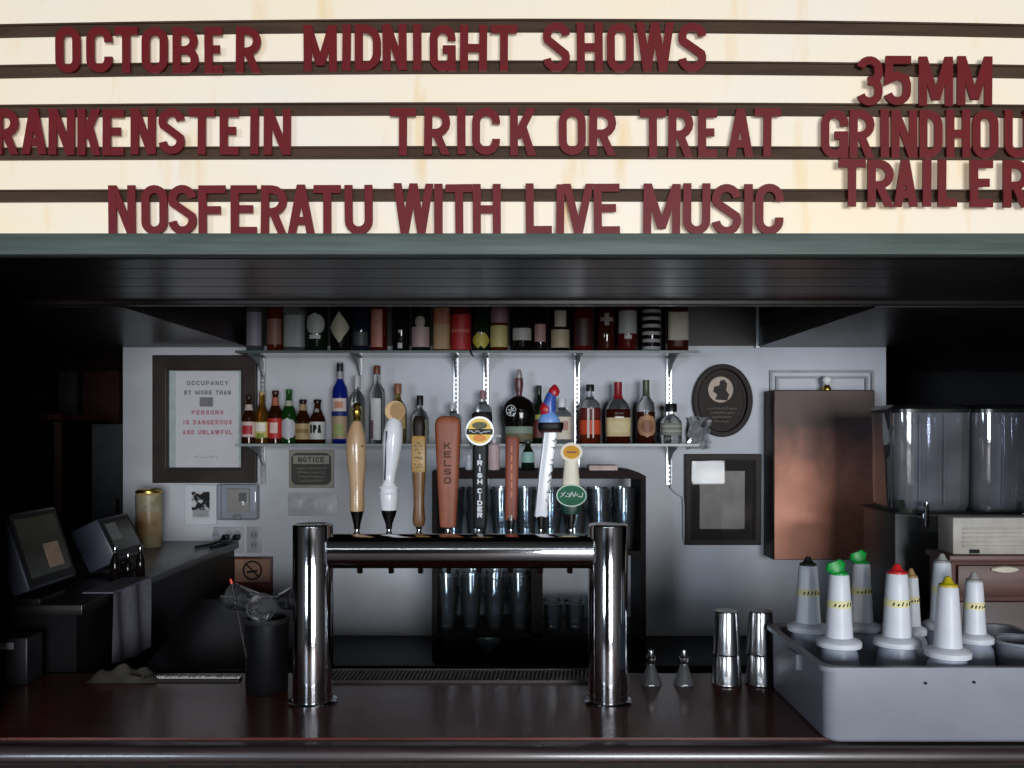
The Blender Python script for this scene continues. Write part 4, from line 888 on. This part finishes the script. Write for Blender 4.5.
# tall amber cylinder on the ledge by the wall
t = thing('canister', 'tall amber and pale patterned cylinder standing by the wall', 'canister', (PX(149, 3.7), 3.7, ET))
k = 3.7/FPX; hh = PZ(489, 3.7)-ET
MB().lathe([(12*k, 0), (12.5*k, .004), (12.5*k, hh*.5), (12.5*k, hh*.93), (11.5*k, hh*.97), (9*k, hh)], 24).build('tube', mat('amber_tube', (168, 124, 80), .35, rgb2=(190, 176, 140), scale=14), t)
MB().lathe([(12.7*k, hh*.62), (12.7*k, hh*.9)], 24, cap=False).build('pale_band', mat('ivory_band', (186, 176, 148), .4, rgb2=(150, 140, 110), scale=30), t)
MB().lathe([(12.8*k, hh*.94), (12.8*k, hh*.97), (10*k, hh*1.005)], 24).build('rim', M_gold, t)
# small bottles beside the second register
for i, (px, py, hh) in enumerate(((113, 566, .11), (132, 560, .08), (141, 566, .10))):
    D_ = 2.88+.04*i
    t = thing('shot_bottle', ('tiny dark glass bottle before the rear register, %s from the left' % ORD[i]), 'bottle', (EX-.07+.012*i*2, D_+.0, ET), 'tiny bottles by the register')
    MB().lathe([(.013, 0), (.015, .003), (.015, hh*.55), (.006, hh*.75), (.006, hh*.9)], 16).build('glass_body', GL['dark'], t); MB().lathe([(.007, hh*.88), (.0075, hh), (.006, hh+.002)], 12).build('cap', M_chrome, t)

# dark far room on the left
t = thing('dark_cabinet', 'tall dark cabinet with wooden front edge in the left shadows', 'cabinet', (PX(12, 4.5), 4.5, 0)); k = 4.5/FPX
MB().box(-.45, PX(62, 4.5)-PX(12, 4.5), 0, .5, 0, PZ(420, 4.5)).build('body', M_black, t, smooth=False)
MB().box(PX(56, 4.5)-PX(12, 4.5), PX(63, 4.5)-PX(12, 4.5), -.02, 0, 0, PZ(422, 4.5)).build('front_stile', mat('worn_brown_stile', (96, 70, 58), .5), t, smooth=False)
MB().box(-.45, PX(64, 4.5)-PX(12, 4.5), -.03, .5, PZ(420, 4.5), PZ(414, 4.5)).build('top_board', M_brownwood, t, smooth=False)
MB().box(-.43, PX(50, 4.5)-PX(12, 4.5), -.012, 0, .4, PZ(432, 4.5)).build('door', mat('black_glossy_door', (12, 12, 12), .2), t, smooth=False)
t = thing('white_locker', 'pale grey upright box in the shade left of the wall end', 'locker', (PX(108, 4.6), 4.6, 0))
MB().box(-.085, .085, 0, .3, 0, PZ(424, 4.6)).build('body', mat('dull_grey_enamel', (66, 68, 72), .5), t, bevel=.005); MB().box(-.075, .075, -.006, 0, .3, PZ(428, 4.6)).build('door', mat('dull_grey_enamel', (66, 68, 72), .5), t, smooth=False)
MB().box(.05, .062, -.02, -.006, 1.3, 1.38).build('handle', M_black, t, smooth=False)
for i, (a, b_, lab) in enumerate(((-20, 14, 'dark oxblood wall panel at the far left edge'), (84, 121, 'dark oxblood wall panel beside the grey wall end'))):
    D_ = 5.48; t = thing('wall_panel_board', lab, 'panel', (PX((a+b_)/2, D_), 5.499, PZ(424, D_))); w2 = (b_-a)/2*D_/FPX; hh = PZ(360, D_)-PZ(424, D_)
    MB().box(-w2, w2, -.03, 0, 0, hh).build('board', M_rust, t, smooth=False); MB().ring(rect(-w2-.03, w2+.03, -.02, hh+.04), rect(-w2, w2, 0, hh), -.045, 0).build('surround', M_darkwood, t, smooth=False)
MB_ = MB().box(PX(50, 5.49), PX(57, 5.49), 5.45, 5.499, 0, 2.08).build('trim_3', M_black, smooth=False); struct(MB_)
t = thing('cooler_bin', 'low black cooler with sloping lid behind the bar', 'cooler', (-.93, 2.75, 0))
MB().box(-.2, .22, 0, .5, 0, .98).build('body', M_black, t, bevel=.006)
MB().add([(-.2, 0, .98), (.22, 0, .98), (.22, .5, .98), (-.2, .5, .98), (-.2, 0, 1.0), (.22, 0, 1.0), (.22, .5, 1.12), (-.2, .5, 1.12)], [(0,3,2,1),(4,5,6,7),(0,1,5,4),(1,2,6,5),(2,3,7,6),(3,0,4,7)]).build('sloping_lid', mat('dull_black_lid', (34, 34, 36), .35), t, bevel=.004)
MB().tube([(-.1, .42, 1.125), (-.1, .43, 1.14), (.12, .43, 1.14), (.12, .42, 1.125)], .008, 8).build('handle', M_zinc, t)

# ================================================================== THINGS ON THE BAR
# crumpled bar towel and the worn mat along the back edge
def heap(name, x0, x1, y0, y1, z, amp, m, label, cat, seed):
    rg = random.Random(seed); n1, n2 = 16, 8; vs_ = []; fs = []
    for j in range(n2+1):
        for i in range(n1+1):
            u, v = i/n1, j/n2; e = math.sin(math.pi*u)**.6*math.sin(math.pi*v)**.6
            vs_.append((x0+(x1-x0)*u, y0+(y1-y0)*v, z+.001+amp*e*(.55+.45*math.sin(u*11+seed)*math.cos(v*7+u*5))+rg.uniform(0, .003)*e))
    fs = [(j*(n1+1)+i, j*(n1+1)+i+1, (j+1)*(n1+1)+i+1, (j+1)*(n1+1)+i) for j in range(n2) for i in range(n1)]
    o = MB().add(vs_, fs).build(name, m); return tag(o, label, cat)
heap('bar_towel', PX(98, 2.44), PX(168, 2.44), 2.36, 2.43, CT, .045, mat('dark_olive_towel', (58, 54, 46), .9, scale=70, bump=.3), 'crumpled dark olive towel at the back of the bar', 'towel', 3)
t = thing('bar_mat', 'black rubber bar mat with worn pale nubs', 'mat', (PX(172, 2.36), 2.375, CT)); q = PX(238, 2.33)-PX(172, 2.33)
MB().box(-q, q, .0, .03, 0, .006).build('mat_sheet', M_blacksoft, t, smooth=False)
nm = MB()
for i in range(60):
    x = -q+.004+i*(2*q-.008)/59; nm.box(x-.0018, x+.0018, .01, .026, .006, .009+random.uniform(0, .004))
stuff(nm.build('nubs', mat('pale_worn_rubber', (196, 190, 184), .7), t, smooth=False))
# caddy with clear plastic cups
cx, cy = PX(267, 2.3), 2.3
t = thing('bar_caddy', 'black round bar caddy left of the beer tower', 'caddy', (cx, cy, CT)); hh = PZ(617, 2.3)-CT
MB().lathe([(.05, 0), (.053, .004), (.055, hh), (.050, hh), (.048, .01), (.001, .008)], 32).build('cup', M_black, t); MB().lathe([(.0565, hh-.012), (.058, hh-.008), (.058, hh), (.0552, hh)], 32, cap=False).build('rim', M_blacksoft, t)
cu = MB().lathe([(.022, 0), (.024, .003), (.033, .075), (.035, .076), (.035, .079), (.0315, .079), (.0225, .006), (.001, .005)], 24)
cup_me = cu.build('plastic_cup', thin('crisp_clear_plastic', (228, 230, 234), base=.10, dirt=.05))
ctop = CT+hh
spec = [((cx+.006, cy-.03, ctop+.036), (1.45, .1, .1), 'clear plastic cup lying mouth forward on the black caddy'),
        ((cx-.03, cy+.02, ctop+.034), (1.2, .5, -.9), 'clear plastic cup tipped left on the black caddy'),
        ((cx+.036, cy+.03, ctop+.036), (1.3, -.2, .9), 'clear plastic cup tipped right on the black caddy')]
for i, (lc, ro, lab) in enumerate(spec):
    o = cup_me if i == 0 else bpy.data.objects.new('plastic_cup', cup_me.data)
    if i: COL.objects.link(o)
    o.location = lc; o.rotation_euler = ro; tag(o, lab, 'cup', 'plastic cups on the caddy')
t = thing('swizzle_stick', 'thin silver stick with a red tip leaning in the caddy', 'stick', (cx-.03, cy-.03, CT+.02))
p0 = Vector((0, 0, 0)); p1 = Vector((PX(233, 2.28)-(cx-.03), 0, PZ(583, 2.28)-CT-.02)); MB().tube([p0, p0.lerp(p1, .5), p1], .002, 8).build('shaft', M_chrome, t)
MB().tube([p1, p1+Vector((-.003, 0, .012))], .0042, 8, .003).build('red_tip', mat('red_bead', (214, 50, 30), .3), t)
# shakers
def shaker(px, label):
    D_ = 2.36; k = D_/FPX; t = thing('cocktail_shaker', label, 'shaker', (PX(px, D_), D_, CT), 'steel shakers by the tub')
    h1 = 32*k; h2 = 73*k
    MB().lathe([(15*k, 0), (15.6*k, .002), (15.6*k, .005), (15*k, .007), (13.2*k, h1)], 36).build('lower_tin', M_steel, t)
    MB().lathe([(13.8*k, h1-.006), (14.2*k, h1-.003), (13.6*k, h1), (11.6*k, h2-.012), (11.2*k, h2-.003), (12*k, h2-.0015), (11.6*k, h2)], 36).build('upper_tin', M_steel, t)
shaker(726.5, 'stacked upturned steel shaker tins, left of the pair'); shaker(760.5, 'stacked upturned steel shaker tins touching the grey tub')
for i, px in enumerate((651, 684)):
    D_ = 2.36; k = D_/FPX
    t = thing('pourer_spout', 'small flared metal and glass pourer standing on the bar, %s one' % ('left' if i == 0 else 'right'), 'pourer', (PX(px, D_), D_, CT), 'pourers by the shakers')
    MB().lathe([(11*k, 0), (10.5*k, .004), (7*k, 10*k), (4*k, 18*k), (3*k, 21*k)], 24).build('skirt', thin('smoky_glass', (150, 152, 156), base=.12, dirt=.1), t)
    MB().lathe([(3.4*k, 20*k), (5.2*k, 23*k), (5.2*k, 26*k), (3.2*k, 28*k), (2.6*k, 33*k)], 20).build('metal_collar', M_steel, t)
# bus tub
TX0, TX1, TY0, TY1 = PX(823, 1.92), 1.28, 1.908, 2.33; tw2 = (TX1-TX0)/2; td2 = (TY1-TY0)/2; TH = .163
tb = thing('bus_tub', 'grey plastic bus tub full of pour bottles on the bar', 'tub', ((TX0+TX1)/2, (TY0+TY1)/2, CT))
def rr(sx, sy, z, r=.03, n=5):
    return [(a, q, z) for a, q in arc(sx-r, sy-r, r, r, 0, 90, n)+arc(-sx+r, sy-r, r, r, 90, 180, n)+arc(-sx+r, -sy+r, r, r, 180, 270, n)+arc(sx-r, -sy+r, r, r, 270, 360, n)]
rings = [rr(tw2-.012, td2-.012, 0), rr(tw2-.005, td2-.005, .008), rr(tw2-.003, td2-.003, TH-.02), rr(tw2-.003, td2-.003, TH-.012), rr(tw2+.008, td2+.008, TH-.010), rr(tw2+.008, td2+.008, TH), rr(tw2-.008, td2-.008, TH), rr(tw2-.014, td2-.014, .012), rr(tw2-.022, td2-.022, .006)]
mb = MB(); n = len(rings[0]); mb.add([p for r_ in rings for p in r_], [(i*n+k_, i*n+(k_+1) % n, (i+1)*n+(k_+1) % n, (i+1)*n+k_) for i in range(len(rings)-1) for k_ in range(n)]+[tuple(reversed(range(n))), tuple(range((len(rings)-1)*n, len(rings)*n))])
mb.build('tub_shell', M_tub, tb, angle=50)
MB().box(-tw2-.012, -tw2+.004, -.055, .0, TH-.05, TH-.012).build('side_handle', M_tub, tb, bevel=.003)
for px in (921, 969):
    x = PX(px, 1.93)-tb.location.x; MB().loft([(0, .003, .003), (.003, .003, .003)], 10).xf(Matrix.Translation((x, -td2+.002, TH-.035+(.002 if px > 940 else 0))) @ Matrix.Rotation(math.pi/2, 4, 'X')).build('rivet_hole', M_black, tb, smooth=False)
# pour bottles
TIP = {'green': (20, 150, 60), 'red': (206, 36, 40), 'yellow': (196, 176, 30), 'dark': (46, 44, 40), 'clear': (150, 150, 146), 'tan': (176, 140, 96)}
M_milk = mat('translucent_bottle_body', (176, 184, 200), .35, var=.04, scale=12, trans=.12)
def pour(px, yt, yf, wpx, tip, label, tape=True, fl=1.0, D_=None):
    """yt: row of the neck top, yf: row of the collar"""
    zf = 1.243                                                          # collar height of all of them
    D_ = D_ or (ZC-zf)*FPX/(yf-HY); k = D_/FPX
    base = CT+.0125; t = thing('pour_bottle', label, 'pour bottle', (PX(px, D_), D_, base), 'pour bottles in the tub')
    z0 = zf-base; zt_ = PZ(yt, D_)-base; w1 = wpx/2*k; rb = min(.046, w1*1.95)
    MB().lathe([(rb*.94, 0), (rb, .006), (rb, z0*.62), (rb*.9, z0*.85), (w1*1.2, z0-.004)], 28).build('jar', M_milk, t)
    MB().lathe([(w1*1.6, z0-.010), (w1*1.74, z0-.008), (w1*1.74, z0+.003), (w1*1.62, z0+.006), (w1*1.1, z0+.013)], 32).build('collar', M_white, t)
    MB().lathe([(w1*1.08, z0+.011), (w1*1.0, z0+(zt_-z0)*.3), (w1*.86, z0+(zt_-z0)*.75), (w1*.78, zt_-.004), (w1*.7, zt_)], 28).build('neck', M_white, t)
    c_ = TIP[tip]; m_ = mat('tip_'+tip, c_, .4, var=.08)
    sp = MB().lathe([(w1*.72, zt_-.002), (w1*.72, zt_+.004), (w1*.5, zt_+.006), (w1*.34, zt_+.013), (w1*.18, zt_+.021)], 18).build('spout', m_, t)
    if tip == 'green':
        MB().loft([(0, w1*.5, w1*.34), (w1*.5, w1*.85, w1*.34), (w1*.95, w1*.55, w1*.24)], 16, 2.4).xf(Matrix.Translation((-w1*.15, -w1*.1, zt_+.004)) @ Matrix.Rotation(-.35 if tip == 'green' else .2, 4, 'Y')).build('flip_cap', m_, t)
    if tape:
        za = z0+(zt_-z0)*.52; zb = za+.017; ra = w1*.955; rb_ = w1*.905
        MB().lathe([(ra, za), (rb_+.0006, zb)], 28, cap=False).build('tape', mat('yellow_tape', (220, 212, 162), .6), t)
        sc_ = MB(); 
        for a_ in range(5):
            an = math.radians(-90-40+a_*20); r_ = w1*.945
            sc_.tube([(r_*math.cos(an), r_*math.sin(an), za+.004), (r_*.995*math.cos(an+.12), r_*.995*math.sin(an+.12), za+random.uniform(.008, .014))], .0016, 5)
        sc_.build('pen_marks', M_black, t)
pour(808, 565, 627, 23, 'dark', 'white pour bottle with dark spout, leftmost in the tub')
pour(839, 574, 642, 25, 'green', 'white pour bottle with green cap at the tub front')
pour(861, 563, 626, 22, 'green', 'white pour bottle with green cap behind the front green one')
pour(897, 573, 641, 26, 'red', 'white pour bottle with a red cap')
pour(911, 577, 622, 17, 'tan', 'slim ivory pour bottle half hidden by the red capped one', D_=2.19)
pour(942, 562, 620, 21, 'clear', 'white pour bottle with clear spout behind the yellow capped one', D_=2.25)
pour(948, 586, 652, 25, 'yellow', 'white pour bottle with a yellow cap, nearest the tub front', tape=False)
pour(974, 581, 638, 21, 'clear', 'white pour bottle with clear spout, rightmost in the tub')
o = thing('deli_cup', 'grey translucent round container at the right of the tub', 'container', (PX(1022, 2.1), 2.1, CT+.0125))
MB().lathe([(.045, 0), (.05, .004), (.058, .155), (.061, .157), (.061, .163), (.054, .163), (.046, .008), (.001, .006)], 28).build('cup', mat('grey_translucent', (150, 156, 166), .4, trans=.3), o); MB().lathe([(.062, .158), (.0625, .164)], 28, cap=False).build('rim', M_tub, o)

# ================================================================== RIGHT SIDE: DISPENSER AND CABINETS
t = thing('brown_cabinet', 'brown wooden cabinet with a pale oval handle behind the tub', 'cabinet', (1.95, 2.75, 0)); ch = PZ(555, 2.75)
xl = PX(951, 2.75)-1.95
MB().box(xl, .6, 0, .14, 0, ch-.02).build('body', M_brownwood, t, smooth=False); MB().box(xl-.01, .61, -.012, .15, ch-.02, ch).build('top_board', M_brownwood, t, bevel=.003)
d_ = MB().box(xl+.015, .58, -.014, 0, ch-.125, ch-.03).build('drawer', M_brownwood, t, bevel=.003)
hx = PX(1003, 2.74)-1.95; MB().loft([(0, .042, .011), (.008, .042, .011), (.014, .034, .008)], 20).xf(Matrix.Translation((hx, -.014, PZ(569, 2.74))) @ Matrix.Rotation(math.pi/2, 4, 'X')).build('handle', M_cream, d_)
MB().box(xl+.015, .58, -.014, 0, .2, ch-.14).build('door', mat('dark_brown_door', (66, 36, 32), .45, var=.25, scale=5, stretch=(1, 8, 8)), t, bevel=.003)
t = thing('ribbed_machine', 'beige ribbed plastic machine on the brown cabinet', 'machine', (PX(1040, 2.76), 2.76, ch)); k = 2.76/FPX; hh = 37*k
xl = PX(953, 2.76)-t.location.x
MB().box(xl, .26, 0, .10, 0, hh).build('case', mat('beige_grey_case', (172, 166, 156), .5), t, bevel=.005)
for i in range(5): MB().box(xl+.03, .25, -.004, 0, .022+i*.0135, .028+i*.0135).build('rib', mat('beige_grey_case', (172, 166, 156), .5), t, smooth=False)
MB().box(xl+.05, xl+.08, -.004, 0, .004, .016).build('socket', M_black, t, smooth=False)
# juice dispenser with clear square tanks
DX, DY = PX(980, 3.1), 3.1
t = thing('drink_dispenser', 'drink dispenser with clear plastic tanks and black lids at the right', 'dispenser', (DX, DY, KT)); zb = PZ(514, 3.0)-KT; xl = PX(901, 3.05)-DX
MB().box(xl, .62, .0, .28, 0, zb-.005).build('pedestal', mat('dark_pedestal', (34, 32, 30), .4, var=.3, scale=9), t, bevel=.006)
MB().box(xl-.01, .63, -.03, .29, zb-.005, zb).build('drip_deck', M_black, t, bevel=.002)
ztk = PZ(412, 3.0)-KT
xa = xl
for i, wv in enumerate((.28, .30)):
    mb = MB(); a, b_ = xa+.004, xa+wv-.008; cxk = (a+b_)/2; w2 = (b_-a)/2
    mb.loft([(zb, w2*.95, .115, cxk, .12), (zb+.02, w2, .12, cxk, .12), (ztk, w2*1.02, .125, cxk, .12), (ztk, w2*1.02-.005, .12, cxk, .12), (zb+.024, w2-.005, .115, cxk, .12), (zb+.006, w2*.93, .11, cxk, .12)], 40, 7)
    tk = mb.build('tank', M_acryl, t, angle=50)
    for f in (.3, .62): MB().tube([(a+(b_-a)*f, -.004, zb+.02), (a+(b_-a)*f, -.008, ztk-.01)], .007, 8).build('rib', M_acryl, tk)
    MB().lathe([(.03, zb+.004), (.026, zb+.1), (.026, ztk-.04)], 20).xf(Matrix.Translation((cxk, .13, 0))).build('cooling_core', mat('grey_core', (120, 122, 130), .3), tk)
    MB().loft([(ztk, w2*1.05, .13, cxk, .12), (ztk+.012, w2*1.05, .13, cxk, .12), (ztk+.028, w2*.9, .11, cxk, .12)], 40, 7).build('lid', mat('smoky_black_lid', (30, 30, 32), .25), t)
    xs_ = cxk if i else PX(926, 3.05)-DX
    sp = MB().tube([(xs_, 0, zb-.015), (xs_, -.05, zb-.012)], .012, 12).build('spigot', M_chrome, t)
    MB().tube([(xs_, -.05, zb+.035), (xs_, -.05, zb-.05)], .009, 12).build('valve', M_chrome, sp)
    xa += wv
t = thing('mint_sprig', 'dark green leaf sprig beside the copper box', 'sprig', (PX(907, 3.06), 3.075, PZ(514, 3.0)+.022))
for i in range(5):
    a = -.9+i*.7; L_ = .034
    lf = MB().add([(0, 0, 0), (.5*L_, -.006, .012), (L_, -.01, 0), (.5*L_, -.006, -.012), (.5*L_, .004, 0)], [(0, 1, 4), (1, 2, 4), (2, 3, 4), (3, 0, 4), (0, 3, 2, 1)]).xf(Matrix.Rotation(a+math.pi*.6, 4, 'Y'))
    lf.build('leaf', mat('dark_leaf', (20, 34, 24), .5), t, smooth=False)
MB().tube([(0, 0, 0), (.002, .004, -.012), (.004, .006, -.022)], .002, 6).build('stem', mat('dark_leaf', (20, 34, 24), .5), t)
